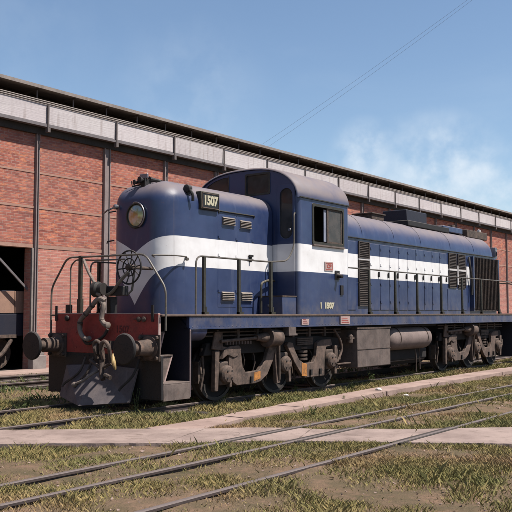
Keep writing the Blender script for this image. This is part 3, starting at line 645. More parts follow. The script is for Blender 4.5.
# --- hood doors on the near side (and far side)
for s in (1, -1):
    first = None; fh = None
    yy = 8.27
    X = lambda a: s*a
    m = MB(); m.box(min(X(.778), X(.797)), max(X(.778), X(.797)), yy, yy+.495, 1.72, 3.40); first = m.build('hood_door', M['band'], loco, bevel=.007)
    h = MB(); h.box(min(X(.797), X(.83)), max(X(.797), X(.83)), yy+.40, yy+.44, 2.56, 2.70); h.box(min(X(.797), X(.82)), max(X(.797), X(.82)), yy+.385, yy+.455, 2.60, 2.66); h.build('handle', M['black'], first)
    for zz in (1.9, 2.35, 2.85, 3.25):
        h = MB(); h.box(min(X(.797), X(.812)), max(X(.797), X(.812)), yy+.0, yy+.07, zz, zz+.05); h.build('hinge', M['band'], first)
    for k in range(1, 9): dup(first, (0, k*.517, 0), loco)
    # low access doors on radiators and by the cab
    m = MB(); m.box(min(X(.778), X(.795)), max(X(.778), X(.795)), 6.35, 7.55, 1.72, 3.40); m.build('side_panel', M['band'], loco, bevel=.006)
    m = MB(); m.box(min(X(.778), X(.795)), max(X(.778), X(.795)), 12.95, 14.35, 1.72, 2.36); m.build('side_panel', M['band'], loco, bevel=.006)
# louvred filter panels
def filt(y0, y1, z0, z1, fm='louver'):
    p = pempty('filter_panel', (.79, y0, z0), loco)
    m = MB(); m.box(.779, .800, y0, y1, z0, z1); m.build('backing', M['louver'], p)
    m = MB(); nn = int((z1-z0)/.045)
    for k in range(nn):
        z = z0+.02+k*(z1-z0-.03)/nn; m.add([(.802, y0+.02, z), (.802, y1-.02, z), (.818, y1-.02, z+.022), (.818, y0+.02, z+.022), (.803, y0+.02, z+.032), (.803, y1-.02, z+.032)], [(0, 1, 2, 3), (3, 2, 5, 4)])
    m.build('slats', M['louver'], p)['kind'] = 'stuff'
    m = MB()
    for a, b, c, d in ((y0-.02, y1+.02, z0-.02, z0), (y0-.02, y1+.02, z1, z1+.02), (y0-.02, y0, z0, z1), (y1, y1+.02, z0, z1)): m.box(.779, .822, a, b, c, d)
    m.build('frame', M['louver'] if fm == 'louver' else M['white'], p)
filt(7.70, 8.18, 3.02, 3.40); filt(7.70, 8.18, 2.42, 2.94); filt(7.70, 8.18, 1.84, 2.36)
m = MB(); m.box(.779, .815, 7.68, 8.20, 2.955, 2.995); m.build('white_bar', M['white'], loco)
for (a, b) in ((13.05, 13.55), (13.72, 14.22)):
    filt(a, b, 2.98, 3.42); filt(a, b, 2.42, 2.90)
    m = MB(); m.box(.779, .83, a-.03, b+.03, 2.915, 2.965); m.build('white_bar', M['white'], loco)
for a in (13.60, 14.27):
    m = MB(); m.box(.779, .83, a, a+.07, 2.5, 3.08); m.build('white_bar', M['white'], loco)
# radiator shutters
rad = pempty('radiator', (.85, 15.6, 1.8), loco)
m = MB(); m.box(.779, .83, 14.75, 16.78, 1.72, 2.92); m.build('lower_grille', M['louver'], rad)
m = MB(); m.box(.779, .83, 14.75, 16.78, 2.921, 3.42); m.build('upper_grille', M['black'], rad)
for k in range(17):
    m = MB(); yk = 14.78+k*.123; m.box(.832, .885, yk, yk+.016, 1.74, 3.40); m.build('grille_bar', M['dusty2'], rad)
m = MB(); m.box(.779, .90, 14.66, 14.74, 1.70, 3.42); m.box(.779, .90, 16.79, 16.86, 1.70, 3.42); m.build('radiator_frame', M['sill'], rad)
m = MB(); m.tube(smoothpath([(.83, 14.50, 3.38), (.88, 14.42, 3.15), (.88, 14.50, 2.9), (.88, 14.60, 2.6), (.88, 14.56, 2.2)]), .035, 8); m.build('water_hose', M['rubber'], loco)
# --- short hood details
def louv(y0, y1, z0, z1):
    p = pempty('louver', (.79, y0, z0), loco)
    m = MB(); m.box(.779, .792, y0, y1, z0, z1); m.build('surround', M['blue'], p)
    for k in range(5):
        z = z0+.03+k*(z1-z0-.05)/5; m = MB(); m.add([(.793, y0+.03, z), (.793, y1-.03, z), (.83, y1-.03, z+.008), (.83, y0+.03, z+.008), (.794, y0+.03, z+.036), (.794, y1-.03, z+.036)], [(0, 1, 2, 3), (3, 2, 5, 4), (0, 3, 4), (1, 5, 2)]); m.build('slat', M['louver_blue'], p)
louv(2.36, 2.80, 3.35, 3.55); louv(2.92, 3.33, 3.33, 3.53); louv(2.34, 2.78, 1.86, 2.08); louv(2.96, 3.36, 1.86, 2.08)
m = MB(); m.tube(bend([(.79, 2.28, 3.60), (.80, 2.28, 3.64), (.80, 3.42, 3.64), (.79, 3.42, 3.60)], .02), .014, 6); m.build('rain_gutter', M['rail_dark'], loco)
for (a, b) in ((2.27, 2.83), (2.87, 3.42)):
    m = MB(); m.box(.778, .786, a, b, 1.76, 3.60); m.build('hood_door', M['nose'], loco, bevel=.005)
m = MB(); m.box(.786, .83, 3.26, 3.30, 2.68, 2.80); m.box(.80, .84, 3.22, 3.34, 2.79, 2.83); m.build('door_latch', M['black'], loco)
for yv in (2.30, 3.38, 2.85):
    for zz in (2.05, 2.75, 3.1):
        m = MB(); m.box(.787, .80, yv-.03, yv+.03, zz, zz+.05); m.build('hinge', M['nose'], loco)
# number board
nb = pempty('number_board', (.8, 1.97, 3.79), loco)
m = MB(); m.box(.70, .835, 1.70, 2.25, 3.62, 3.965); m.build('housing', M['rail_dark'], nb, bevel=.012)
m = MB(); m.box(.835, .842, 1.73, 2.22, 3.65, 3.935); m.build('face', M['boardblack'], nb)
m = MB()
for a, b, c, d in ((1.725, 2.225, 3.645, 3.66), (1.725, 2.225, 3.925, 3.94), (1.725, 1.74, 3.66, 3.925), (2.21, 2.225, 3.66, 3.925)): m.box(.836, .850, a, b, c, d)
m.build('border', M['dusty'], nb)
text_obj('1507', .24, M['cream'], (.843, 1.975, 3.79), 'X', 'number', nb, .003, .012, width=.40)
# marker light
ml = pempty('marker_light', (.8, 1.5, 3.95), loco)
m = MB(); m.lathe([(0, .03), (.02, .075), (.12, .07), (.15, .04)], (.74, 1.36, 3.98), (0, 1, .0), 14); m.box(.70, .76, 1.40, 1.50, 3.86, 3.96); m.build('lamp_body', M['black'], ml)
m = MB(); m.tube(smoothpath([(.80, 1.42, 3.95), (.85, 1.44, 3.86), (.84, 1.46, 3.74)]), .03, 8); m.build('lamp_arm', M['black'], ml)
# other side marker and class lamps on the left of the nose
m = MB(); m.lathe([(0, .05), (.06, .05), (.08, .03)], (-.50, .80, 3.66), (0, -1, 0), 12); m.tube([(-.50, .76, 3.66), (-.66, .70, 3.60), (-.80, .74, 3.56)], .018, 6); m.build('class_lamp', M['chrome'], loco)
for zz, xx in ((3.05, -.78), (3.62, -.74)):
    m = MB(); m.tube([(xx, 1.0, zz), (xx-.10, .92, zz-.02), (xx-.12, .92, zz-.06)], .014, 6); m.build('grab_peg', M['black'], loco)
# headlight
hl = pempty('headlight', (.0, .80, 3.46), loco)
m = MB(); m.lathe([(0, .25), (.10, .243), (.12, .232), (.12, .212), (.06, .20), (.03, .18)], (0.02, .88, 3.46), (0, -1, 0), 36, cap=False); m.build('rim', M['rail_dark'], hl)
m = MB(); m.lathe([(0, .205), (.02, .20), (.045, .15), (.06, .08), (.063, 0)], (0.02, .80, 3.46), (0, -1, 0), 32, cap=False); m.build('lens', M['lens'], hl)
m = MB(); m.tube([(.02+.247*math.cos(a), .76, 3.46+.247*math.sin(a)) for a in [PI*(-.35+.9*k/16) for k in range(17)]], .012, 6); m.build('visor', M['chrome'], hl)
# horn and bell on the nose roof
hn = pempty('horn', (0, 1.0, 4.2), loco)
m = MB(); m.lathe([(0, .0), (.005, .075), (.03, .065), (.10, .035), (.25, .02), (.30, .03)], (.0, .86, 4.20), (.15, 1, .0), 16, cap=False); m.lathe([(0, .0), (.005, .06), (.03, .05), (.10, .03), (.24, .02)], (-.12, .82, 4.15), (.15, 1, .05), 16, cap=False); m.build('trumpet', M['black'], hn)
m = MB(); m.tube(smoothpath([(.06, 1.12, 4.24), (.10, 1.34, 4.23), (.13, 1.62, 4.22)]), [.055*(1-i/13)+.010 for i in range(13)], 8); m.build('trumpet', M['black'], hn)
m = MB(); m.box(-.05, .08, .96, 1.16, 4.0, 4.24); m.tube([(-.27, .92, 4.08), (-.28, .90, 4.20)], .012, 6); m.tube([(-.27, .92, 4.08), (.0, 1.0, 4.12)], .02, 6); m.tube([(-.17, .90, 4.08), (-.16, .88, 4.2)], .010, 6); m.build('bracket', M['black'], hn)
m = MB(); m.box(-.12, .12, 1.0, 1.04, 4.24, 4.35); m.build('shield', M['chrome'], hn, bevel=.01)
for o_ in (hn, ): o_.location.z -= .05; o_.scale = (.85, .85, .85)
# --- handbrake wheel
hw_ = pempty('handbrake_wheel', (.50, .18, 2.45), loco)
c0 = Vector((.50, .16, 2.45))
def circ(r, n=32, y=0): return [c0+Vector((r*math.cos(2*PI*k/n), y, r*math.sin(2*PI*k/n))) for k in range(n+1)]
m = MB(); m.tube(circ(.295), .016, 8, cap=False); m.tube(circ(.155, 24), .012, 6, cap=False); m.build('rim', M['black'], hw_)
for k in range(10):
    a = 2*PI*k/10+.1; m = MB(); m.tube([c0+Vector((.04*math.cos(a), .02, .04*math.sin(a))), c0+Vector((.17*math.cos(a), .03, .17*math.sin(a))), c0+Vector((.29*math.cos(a), 0, .29*math.sin(a)))], .012, 6); m.build('spoke', M['black'], hw_)
m = MB(); m.lathe([(-.05, .03), (-.04, .055), (.04, .055), (.16, .03), (.58, .03)], c0, (0, 1, 0), 14); m.build('hub', M['dusty2'], hw_)
m = MB(); m.tube([(.50, .30, 2.45), (.46, .28, 2.05), (.40, .2, 1.95)], .02, 8); m.build('brake_stand', M['black'], loco)
PALEB = simple('pale_blue_strip', (.30, .33, .42), (.22, .24, .32), .5, 4)
# --- cab
cab = pempty('cab', (0, 5.1, DZ), loco)
def roofz(x):
    P = [(0, 4.80), (.35, 4.795), (.7, 4.755), (1.0, 4.665), (1.2, 4.545), (1.32, 4.42), (1.40, 4.27), (1.45, 4.08)]
    x = abs(x)
    for (a, za), (b, zb) in zip(P, P[1:]):
        if a <= x <= b: t = (x-a)/(b-a); return za+(zb-za)*t
    return P[-1][1]
arcx = [1.45, 1.435, 1.40, 1.36, 1.30, 1.22, 1.12, 1.0, .85, .7, .5, .3, .1]
def pz(x):  # smoother superellipse-like crown
    return 4.06+.74*(max(0, 1-(abs(x)/1.455)**2.7))**.5
arc = [(1.452, 4.065)]+[(x, pz(x)) for x in arcx]+[(-x, pz(x)) for x in reversed(arcx)]+[(-1.452, 4.065)]
def inset(x, z, d): # scale toward centre
    k = (1.45-d)/1.45; return (x*k, 4.06+(z-4.06)*((.74-d)/.74))
mid = [inset(x, z, .045) for x, z in arc]
m = MB(); n = len(arc)
ys = [4.07, 4.10, 6.13, 6.16]
outer = {4.07: .03, 4.10: 0, 6.13: 0, 6.16: .02}
vs = []
for yy in ys: vs += [(inset(x, z, outer[yy])[0], yy, inset(x, z, outer[yy])[1]) for x, z in arc]
k0 = len(vs)
for yy in (4.07, 6.16): vs += [(x, yy, z) for x, z in mid]
fs = [(j*n+i, j*n+i+1, (j+1)*n+i+1, (j+1)*n+i) for j in range(3) for i in range(n-1)]
fs += [(i, k0+i, k0+i+1, i+1) for i in range(n-1)]+[(3*n+i, 3*n+i+1, k0+n+i+1, k0+n+i) for i in range(n-1)]+[(k0+i, k0+n+i, k0+n+i+1, k0+i+1) for i in range(n-1)]
fs += [(0, n, 2*n, 3*n, k0+n, k0), (n-1, k0+n-1, k0+2*n-1, 4*n-1, 3*n-1, 2*n-1)]
m.add(vs, fs); m.build('roof', M['cabroof'], cab, angle=50)
walltop = [inset(x, z, .055) for x, z in arc]
def wallpoly(w_, extra=None):
    return [(-w_, DZ), (w_, DZ), (w_, 4.06)]+[p for p in walltop if abs(p[0]) < w_-.01]+[(-w_, 4.06)]
def rrect(x0, x1, z0, z1, r=.05, n=4):
    o = []
    for cx_, cz_, a0 in ((x1-r, z1-r, 0), (x0+r, z1-r, PI/2), (x0+r, z0+r, PI), (x1-r, z0+r, 1.5*PI)):
        for k in range(n+1): a = a0+PI/2*k/n; o.append((cx_+r*math.cos(a), cz_+r*math.sin(a)))
    return o
left_win = [(-1.16, 4.30), (-.43, 4.30), (-.43, 4.66), (-.60, 4.655), (-.85, 4.60), (-1.03, 4.52), (-1.16, 4.40)]
win_f = [rrect(.06, .68, 4.22, 4.645, .03), left_win, rrect(.96, 1.30, 3.20, 4.28, .16)]
m = MB(); m.plate(wallpoly(1.37), win_f, 'Y', 4.10, 4.15); m.build('front_wall', M['cabpaint'], cab, angle=30)
win_r = [rrect(-1.28, -.90, 3.3, 4.25, .08), rrect(.90, 1.28, 3.3, 4.25, .08)]
m = MB(); m.plate(wallpoly(1.37), win_r, 'Y', 6.08, 6.13); m.build('rear_wall', M['cabpaint'], cab, angle=30)
for s in (1, -1):
    m = MB(); m.plate([(4.18, DZ), (6.05, DZ), (6.05, 4.12), (4.18, 4.12)], [rrect(4.63, 5.87, 3.14, 3.96, .05)], 'X', s*1.41, s*1.447); m.build('side_wall', M['cabpaint'], cab, angle=30)
    for (yc, sg) in ((4.18, -1), (6.05, 1)):
        m = MB(); pp = [(s*(1.37+.08*math.cos(a)), yc+sg*.08*math.sin(a)) for a in [PI/2*k/6 for k in range(7)]]+[(s*1.37, yc+sg*.03), (s*1.41, yc)]
        m.plate(pp, [], 'Z', DZ, 4.10); m.build('corner_post', M['cabpaint'], cab)
    m = MB(); m.beam((s*1.462, 4.12, 4.075), (s*1.462, 6.15, 4.075), .03, .022); m.build('drip_rail', M['rail_dark'], cab)
    # side window: frame, two panes, sill
    wn_ = pempty('side_window', (s*1.43, 5.2, 3.5), cab)
    m = MB(); m.plate(rrect(4.60, 5.90, 3.11, 3.99, .05), [rrect(4.66, 5.84, 3.17, 3.93, .04)], 'X', s*1.425, s*1.462); m.build('frame', M['rail_dark'], wn_)
    m = MB(); m.box(min(s*1.40, s*1.49), max(s*1.40, s*1.49), 4.60, 5.90, 3.075, 3.11); m.build('sill', M['tread'], wn_, bevel=.005)
    m = MB(); m.plate([(5.22, 3.17), (5.84, 3.17), (5.84, 3.93), (5.22, 3.93)], [[(5.27, 3.21), (5.80, 3.21), (5.80, 3.89), (5.27, 3.89)]], 'X', s*1.415, s*1.44); m.build('sash', M['dusty2'], wn_)
    m = MB(); m.box(min(s*1.395, s*1.414), max(s*1.395, s*1.414), 5.12, 5.24, 3.2, 3.90); m.build('pale_window_strip', PALEB, wn_)  # added pale strip standing in for the light streak beside the sash
    m = MB(); m.box(min(s*1.425, s*1.43), max(s*1.425, s*1.43), 5.27, 5.80, 3.21, 3.89); m.build('pane', glass('pale_dusty_pane', (.35, .34, .30), .36) if s == 1 else M['glass'], wn_)
def winp(x0, x1, z0, z1, fr=True):
    wn_ = pempty('window', ((x0+x1)/2, 4.1, z0), cab)
    m = MB(); m.plate(rrect(x0-.03, x1+.03, z0-.03, z1+.03, .04), [rrect(x0+.01, x1-.01, z0+.01, z1-.01, .03)], 'Y', 4.088, 4.10); m.build('frame', M['rail_dark'], wn_)
    m = MB(); m.box(x0+.0, x1-.0, 4.12, 4.126, z0, z1); m.build('pane', M['glass'], wn_)
winp(.06, .68, 4.22, 4.645)
wn_ = pempty('window', (-.8, 4.1, 4.3), cab); m = MB(); m.plate(left_win, [], 'Y', 4.12, 4.126); m.build('pane', M['glass'], wn_)
m = MB(); m.box(-.44, -.42, 4.088, 4.10, 4.30, 4.68); m.build('frame', M['dusty2'], wn_)
dr = pempty('front_door', (1.13, 4.1, DZ), cab)
m = MB(); m.plate(rrect(.90, 1.35, 1.70, 4.36, .12), [rrect(.965, 1.295, 3.205, 4.275, .155)], 'Y', 4.085, 4.10); m.build('door_leaf', M['cabpaint'], dr, bevel=.004)
m = MB(); m.box(.95, 1.31, 4.12, 4.126, 3.19, 4.29); m.build('pane', M['glass'], dr)
m = MB(); m.lathe([(0, .02), (.03, .02), (.035, .035), (.06, .03)], (1.25, 4.085, 3.38), (0, -1, 0), 10); m.build('handle', M['chrome'], dr)
for zz in (3.55, 3.95):
    m = MB(); m.box(1.0, 1.26, 4.13, 4.15, zz, zz+.03); m.build('glazing_bar', M['dark'], dr)
# cab interior
m = MB(); m.box(-1.40, 1.40, 4.16, 6.07, 1.63, 2.2); m.build('cab_floor', M['interior'], cab)
m = MB(); m.box(-.5, .45, 4.25, 4.9, 2.2, 3.3); m.box(.55, 1.2, 5.35, 5.9, 2.2, 3.0); m.box(.62, 1.1, 5.8, 5.95, 3.0, 3.6); m.build('control_desk', M['interior'], cab, bevel=.03)
m = MB(); m.plate([p for p in wallpoly(1.36)], win_f, 'Y', 4.155, 4.165); m.build('cab_lining', M['interior'], cab); m = MB(); m.plate([p for p in wallpoly(1.36)], win_r, 'Y', 6.065, 6.075); m.build('cab_lining', M['interior'], cab)
# plates on the cab side
m = MB(); m.box(1.45, 1.462, 5.08, 5.42, 2.56, 2.76); m.build('logo_plate', M['plate'], cab, bevel=.003)
m = MB(); m.box(1.462, 1.465, 5.11, 5.39, 2.585, 2.60); m.box(1.462, 1.465, 5.11, 5.39, 2.72, 2.735); m.box(1.462, 1.465, 5.11, 5.125, 2.60, 2.72); m.box(1.462, 1.465, 5.375, 5.39, 2.60, 2.72); m.build('logo_border', M['redprint'], cab)
text_obj('CP', .11, M['redprint'], (1.4635, 5.25, 2.66), 'X', 'logo', cab, .0015, .006, width=.19)
text_obj('1', .17, M['cream'], (1.4535, 4.93, 1.80), 'X', 'class_digit', cab, .002, .010); text_obj('1507', .16, M['cream'], (1.4535, 5.26, 1.80), 'X', 'side_number', cab, .002, .012, width=.38)
m = MB(); m.lathe([(0, .06), (.03, .06), (.05, .045), (.16, .04), (.17, 0)], (1.45, 5.60, 2.47), (1, -.25, -.15), 14); m.box(1.45, 1.47, 5.50, 5.68, 2.38, 2.58); m.build('tail_lamp', M['black'], cab)
m = MB(); m.box(1.45, 1.47, 5.72, 5.84, 2.05, 2.26); m.build('socket_cover', M['black'], cab)
# plates on the sill
for y0_, y1_, z0_, z1_ in ((4.18, 4.44, 1.40, 1.52), (5.72, 6.12, 1.40, 1.57)):
    m = MB(); m.box(1.43, 1.462, y0_, y1_, z0_, z1_); p_ = m.build('sill_plate', M['plate'], loco)
    m = MB()
    for k in range(3): m.box(1.462, 1.465, y0_+.04, y1_-.05-.03*k, z0_+.03+k*.04, z0_+.045+k*.04)
    m.build('plate_print', M['redprint'], p_)
m = MB(); m.box(1.30, 1.45, 3.72, 3.98, 1.22, 1.36); m.box(1.28, 1.47, 3.70, 4.0, 1.19, 1.225); m.build('foot_step', M['tread'], loco)
# battery box against the cab front
bb = pempty('battery_box', (1.05, 3.8, DZ), loco)
m = MB(); m.box(.80, 1.39, 3.58, 4.08, DZ, 1.975); m.build('box_body', M['blue'], bb, bevel=.008)
m = MB(); m.box(.79, 1.40, 3.57, 4.08, 1.977, 2.0); m.build('lid', M['dusty2'], bb)
m = MB(); m.lathe([(0, .03), (.02, .03), (.03, .0)], (1.05, 3.58, 1.80), (0, -1, 0), 10); m.build('latch', M['chrome'], bb)
m = MB(); m.tube(bend([(.95, 3.45, 1.64), (.95, 3.45, 2.25), (.90, 3.75, 2.32), (.85, 4.05, 2.32)], .1), .025, 8); m.build('vent_pipe', M['rail_dark'], loco)
# --- handrails
RX = 1.38; RZ = 2.66
def post(y, x=RX, z1=RZ, par=loco):
    m = MB(); m.box(x-.022, x+.022, y-.030, y+.030, 1.60, z1); m.build('handrail_post', M['rail_dark'], par)
    m = MB(); m.box(x-.03, x+.05, y-.03, y+.09, 1.622, 1.665); m.box(x-.03, x+.03, y+.03, y+.055, 1.622, 1.76); m.build('post_foot', M['rail_dark'], par)
for s in (1, -1):
    x = RX*s
    m = MB(); m.tube(bend([(x, .94, 1.40), (x, .94, RZ), (x, 3.15, RZ), (x, 3.78, RZ+.05), (x+.0, 4.02, RZ+.35), (x+.0, 4.02, 3.70), (x-.04*s, 4.12, 3.74)], .16), .017, 8); m.build('handrail', M['pipe'], loco)
    for yy in (1.16, 2.17, 3.20): post(yy, x)
    m = MB(); m.tube(bend([(x, 6.17, RZ+.02), (x, 16.7, RZ), (x, 17.0, RZ-.3), (x, 17.0, 1.45)], .12), .017, 8); m.build('handrail', M['pipe'], loco)
    for yy in (7.16, 8.48, 9.71, 11.20, 12.62, 14.05, 15.5): post(yy, x)
# front end railing
def endrail(yf, d):
    Y = yf+d*.1
    m = MB(); m.tube(bend([(-1.52, Y, .95), (-1.52, Y, 2.12), (-1.08, Y, 2.68), (.96, Y, 2.66), (1.45, Y+.0, 2.06), (1.45, Y, 1.35)], .14), .018, 8); m.build('end_rail', M['pipe'], loco)
    m = MB(); m.tube(bend([(-.98, Y, 1.60), (-.98, Y, 2.52), (-.84, Y, 2.63), (-.30, Y, 2.60), (.45, Y, 2.59)], .1), .014, 8); m.build('inner_rail', M['pipe'], loco)
    m = MB(); m.box(-.745, -.675, Y-.02, Y+.03, 1.645, 2.70); m.box(-.76, -.66, Y-.03, Y+.04, 1.645, 1.90); m.build('end_post', M['rail_dark'], loco)
endrail(0, 1); endrail(LEN, -1)
m = MB(); m.tube(bend([(.55, .74, 2.66), (.60, .62, 2.69), (.86, .98, 2.69), (.86, 1.28, 2.68), (.79, 1.32, 2.68)], .04), .014, 8); m.lathe([(0, .03), (.05, .03)], (.82, 1.30, 2.64), (1, 0, 0), 8); m.build('nose_grab', M['pipe'], loco)
# --- underframe equipment
m = MB(); m.box(.75, 1.42, 6.52, 8.12, .385, 1.27); m.build('side_box', M['box'], loco, bevel=.02)
m = MB(); m.box(.70, 1.43, 6.50, 8.14, 1.272, 1.31); m.box(1.42, 1.432, 6.52, 8.12, .80, .81); m.build('box_lid', M['dusty2'], loco)
for yy in (6.75, 7.9):
    m = MB(); m.box(1.10, 1.2, yy, yy+.06, 1.31, 1.385); m.build('box_hanger', M['dusty2'], loco)
m = MB(); m.lathe([(0, .0), (.03, .14), (.10, .235), (.20, .285), (.30, .295), (2.18, .295), (2.28, .285), (2.38, .235), (2.45, .14), (2.48, 0)], (1.10, 8.27, .995), (0, 1, 0), 32, cap=False); m.build('air_reservoir', simple('reservoir_paint', (.24, .18, .165), (.16, .12, .11), .7, 3, streak=True), loco)
for yy in (8.75, 10.3):
    m = MB(); m.tube([(1.10+.302*math.cos(a), yy, .995+.302*math.sin(a)) for a in [PI*k/12*1.2-.3 for k in range(13)]], .014, 6); m.beam((1.1, yy, 1.28), (1.1, yy, 1.40), .05, .03); m.build('tank_strap', M['dusty2'], loco)
m = MB(); m.plate([(-1.2, .45), (-.9, .3), (.9, .3), (1.05, .45), (1.05, .68), (.75, 1.0), (-1.2, 1.0)], [], 'Y', 8.2, 10.9); m.build('fuel_tank', M['dark'], loco, bevel=.02)
m = MB(); m.tube(smoothpath([(1.2, 9.9, .7), (1.22, 9.92, .45), (1.2, 9.95, .1)]), .02, 6); m.tube([(1.15, 10.25, .7), (1.15, 10.28, .15)], .02, 6); m.build('drain_pipe', M['dusty2'], loco)
m = MB(); m.tube(smoothpath([(1.25, 5.75, 1.30), (1.28, 5.98, 1.05), (1.28, 6.05, .8), (1.28, 5.85, .55)]), .025, 8); m.tube([(1.25, 5.9, .50), (1.25, 6.52, .50)], .02, 6); m.tube([(1.0, 6.2, .40), (1.0, 10.8, .42)], .025, 6); m.build('brake_pipe', M['dusty'], loco)
m = MB(); m.lathe([(0, .03), (.02, .07), (.18, .07), (.22, .03)], (1.30, 6.38, .95), (0, 0, 1), 12); m.box(1.25, 1.35, 6.30, 6.52, 1.05, 1.1); m.build('air_filter', M['dusty'], loco)
# --- trucks
def truck(yo, zs=0.0):
    t = pempty('truck', (0, 3.9+yo, .2), loco)
    def Y(a): return a+yo
    for s in (1, -1):
        X0, X1 = s*1.13, s*1.22
        def pl(name, pts, a=X0, b=X1, mat='dusty', bev=.012): m = MB(); m.plate([(Y(p), q) for p, q in pts], [], 'X', a, b); return m.build(name, M[mat], t, bevel=bev)
        # U shaped equalizers
        pl('equalizer', [(2.16, .86), (2.30, .96), (2.44, .93), (2.50, .62), (2.60, .50), (3.02, .52), (3.25, .72), (3.38, 1.02), (3.60, 1.02), (3.50, .70), (3.30, .42), (3.08, .30), (2.90, .27), (2.32, .27), (2.20, .34)])
        pl('equalizer', [(3.98, .98), (4.05, 1.05), (4.20, 1.02), (4.28, .86), (4.44, .66), (4.62, .58), (4.98, .58), (5.10, .72), (5.14, 1.0), (5.28, 1.06), (5.70, 1.06), (5.75, .93), (5.50, .90), (5.44, .70), (5.42, .27), (4.66, .27), (4.52, .34), (4.25, .62)])
        # pedestal legs
        pl('pedestal', [(1.66, .20), (1.76, .20), (1.80, .95), (1.68, .95)]); pl('pedestal', [(2.10, .25), (2.17, .25), (2.17, .84), (2.08, .84)])
        pl('pedestal', [(3.62, .22), (3.74, .22), (3.72, 1.0), (3.62, 1.08), (3.55, .95)]); pl('pedestal', [(4.06, .22), (4.13, .22), (4.10, .60), (4.02, .60)])
        pl('pedestal', [(5.84, .28), (5.94, .28), (6.0, .92), (5.86, .92)]); pl('pedestal', [(6.02, .60), (6.12, .58), (6.10, .80), (6.0, .82)], mat='dusty2')
        # side frame behind
        pl('side_frame', [(1.45, .86), (6.25, .86), (6.15, 1.08), (5.2, 1.14), (2.4, 1.14), (1.55, 1.08)], s*1.00, s*1.125, 'dark')
        pl('frame_bracket', [(1.60, .98), (1.68, 1.30), (1.90, 1.30), (1.92, 1.02), (2.14, 1.0), (2.12, .92)], s*1.17, s*1.21, 'dusty')
        # springs
        pl('spring_seat', [(1.86, .78), (1.92, .96), (2.10, 1.02), (2.36, 1.03), (2.44, .96), (2.34, .84), (2.20, .80), (2.02, .86)], s*1.10, s*1.24)
        for ys_ in (4.75, ):
            for zc in (.64, .72, .80, .88, .96):
                m = MB(); m.lathe([(0, .13), (.045, .13)], (s*1.06, Y(ys_), zc), (0, 0, 1), 14); m.build('spring_coil', M['dusty2'], t)
        for zc in (.98, 1.02, 1.06, 1.10):
            m = MB(); m.box(min(s*1.04, s*1.16), max(s*1.04, s*1.16), Y(4.45), Y(5.05), zc-.016, zc+.014); m.build('leaf_spring', M['dusty2'], t)
        # journal boxes
        for ya, zb_ in ((1.99, .50), (3.90, .60), (5.68, .60)):
            jb = pempty('journal_box', (s*1.15, Y(ya), zb_), t)
            m = MB(); m.box(min(s*1.0, s*1.20), max(s*1.0, s*1.20), Y(ya)-.15, Y(ya)+.15, zb_-.20, zb_+.24); m.build('housing', M['dusty2'], jb, bevel=.03)
            m = MB(); m.lathe([(0, .17), (.06, .17), (.10, .14), (.12, .05), (.13, 0)], (s*1.20, Y(ya), zb_), (s, 0, 0), 18, cap=False); m.build('cover', M['dusty'], jb)
            for j in range(4):
                a = PI/4+j*PI/2; m = MB(); m.lathe([(0, .022), (.03, .02), (.032, 0)], (s*1.29, Y(ya)+.09*math.cos(a), zb_+.09*math.sin(a)), (s, 0, 0), 6); m.build('bolt', M['dark'], jb)
        # brake cylinder and rod
        bc = pempty('brake_cylinder', (s*1.28, Y(3.4), 1.15), t)
        m = MB(); m.lathe([(0, .10), (.01, .19), (.04, .20), (.06, .17), (.42, .165), (.44, .12), (.46, 0)], (s*1.27, Y(3.18), 1.16), (0, 1, -.03), 26); m.build('cylinder_body', M['dusty'], bc)
        m = MB(); m.lathe([(-.32, .055), (-.10, .09), (0, .10)], (s*1.27, Y(3.18), 1.165), (0, 1, 0), 18); m.build('piston_sleeve', M['dusty'], bc)
        m = MB(); m.tube([(s*1.27, Y(2.9), 1.16), (s*1.25, Y(1.80), 1.12)], .030, 8)
        for k in range(9): m.box(min(s*1.23, s*1.27), max(s*1.23, s*1.27), Y(1.95+k*.09), Y(1.99+k*.09), 1.05, 1.11)
        m.build('brake_rod', M['dusty'], bc)
        m = MB(); m.tube([(s*1.27, Y(3.62), 1.05), (s*1.25, Y(3.66), .55), (s*1.22, Y(3.70), .30)], .03, 8); m.build('brake_lever', M['dusty2'], bc)
        # brake hangers
        for ya in (1.50, 4.50, 6.2):
            m = MB(); m.tube([(s*1.04, Y(ya), 1.0), (s*1.04, Y(ya)+.05, .55), (s*1.02, Y(ya), .25)], .025, 6); m.box(min(s*.80, s*1.0), max(s*.80, s*1.0), Y(ya)-.05, Y(ya)+.06, .35, .75); m.build('brake_hanger', M['dusty2'], t)
        # orange marks
        for a, b in ((2.86, 3.06), (4.52, 4.72)):
            m = MB(); m.plate([(Y(a), .32), (Y(b), .36 if a < 4 else .30), (Y(b), .50 if a < 4 else .56), (Y(a), .49 if a < 4 else .60)], [], 'X', s*1.221, s*1.226)
            if yo < 1: m.build('orange_mark', M['orange'], t)
        # step tab
        for a, zz in ((2.75, .36), (4.85, .38), (5.22, .38)):
            m = MB(); m.box(min(s*1.22, s*1.26), max(s*1.22, s*1.26), Y(a)-.03, Y(a)+.03, zz-.06, zz+.06); m.build('equalizer_bolt', M['dark'], t)
    for ya in (1.99, 3.90, 5.70):
        m = MB(); m.tube([(-1.1, Y(ya), .53), (1.1, Y(ya), .53)], .09, 14); m.build('axle', M['dark'], t)
        for s in (1, -1):
            wh = pempty('wheel', (s*.9, Y(ya), .53), t)
            m = MB(); m.lathe([(-.065, .56), (-.065, .575), (-.035, .57), (-.03, .535), (.07, .528), (.07, .47), (-.065, .46)], (s*.90, Y(ya), .53), (s, 0, 0), 40, cap=False); m.build('tyre', M['steel'], wh)
            m = MB(); m.lathe([(-.06, 0), (-.06, .462), (.05, .465), (.02, .42), (-.02, .25), (.03, .14), (.09, .12), (.09, 0)], (s*.90, Y(ya), .53), (s, 0, 0), 36, cap=False); m.build('wheel_centre', M['dark'], wh)
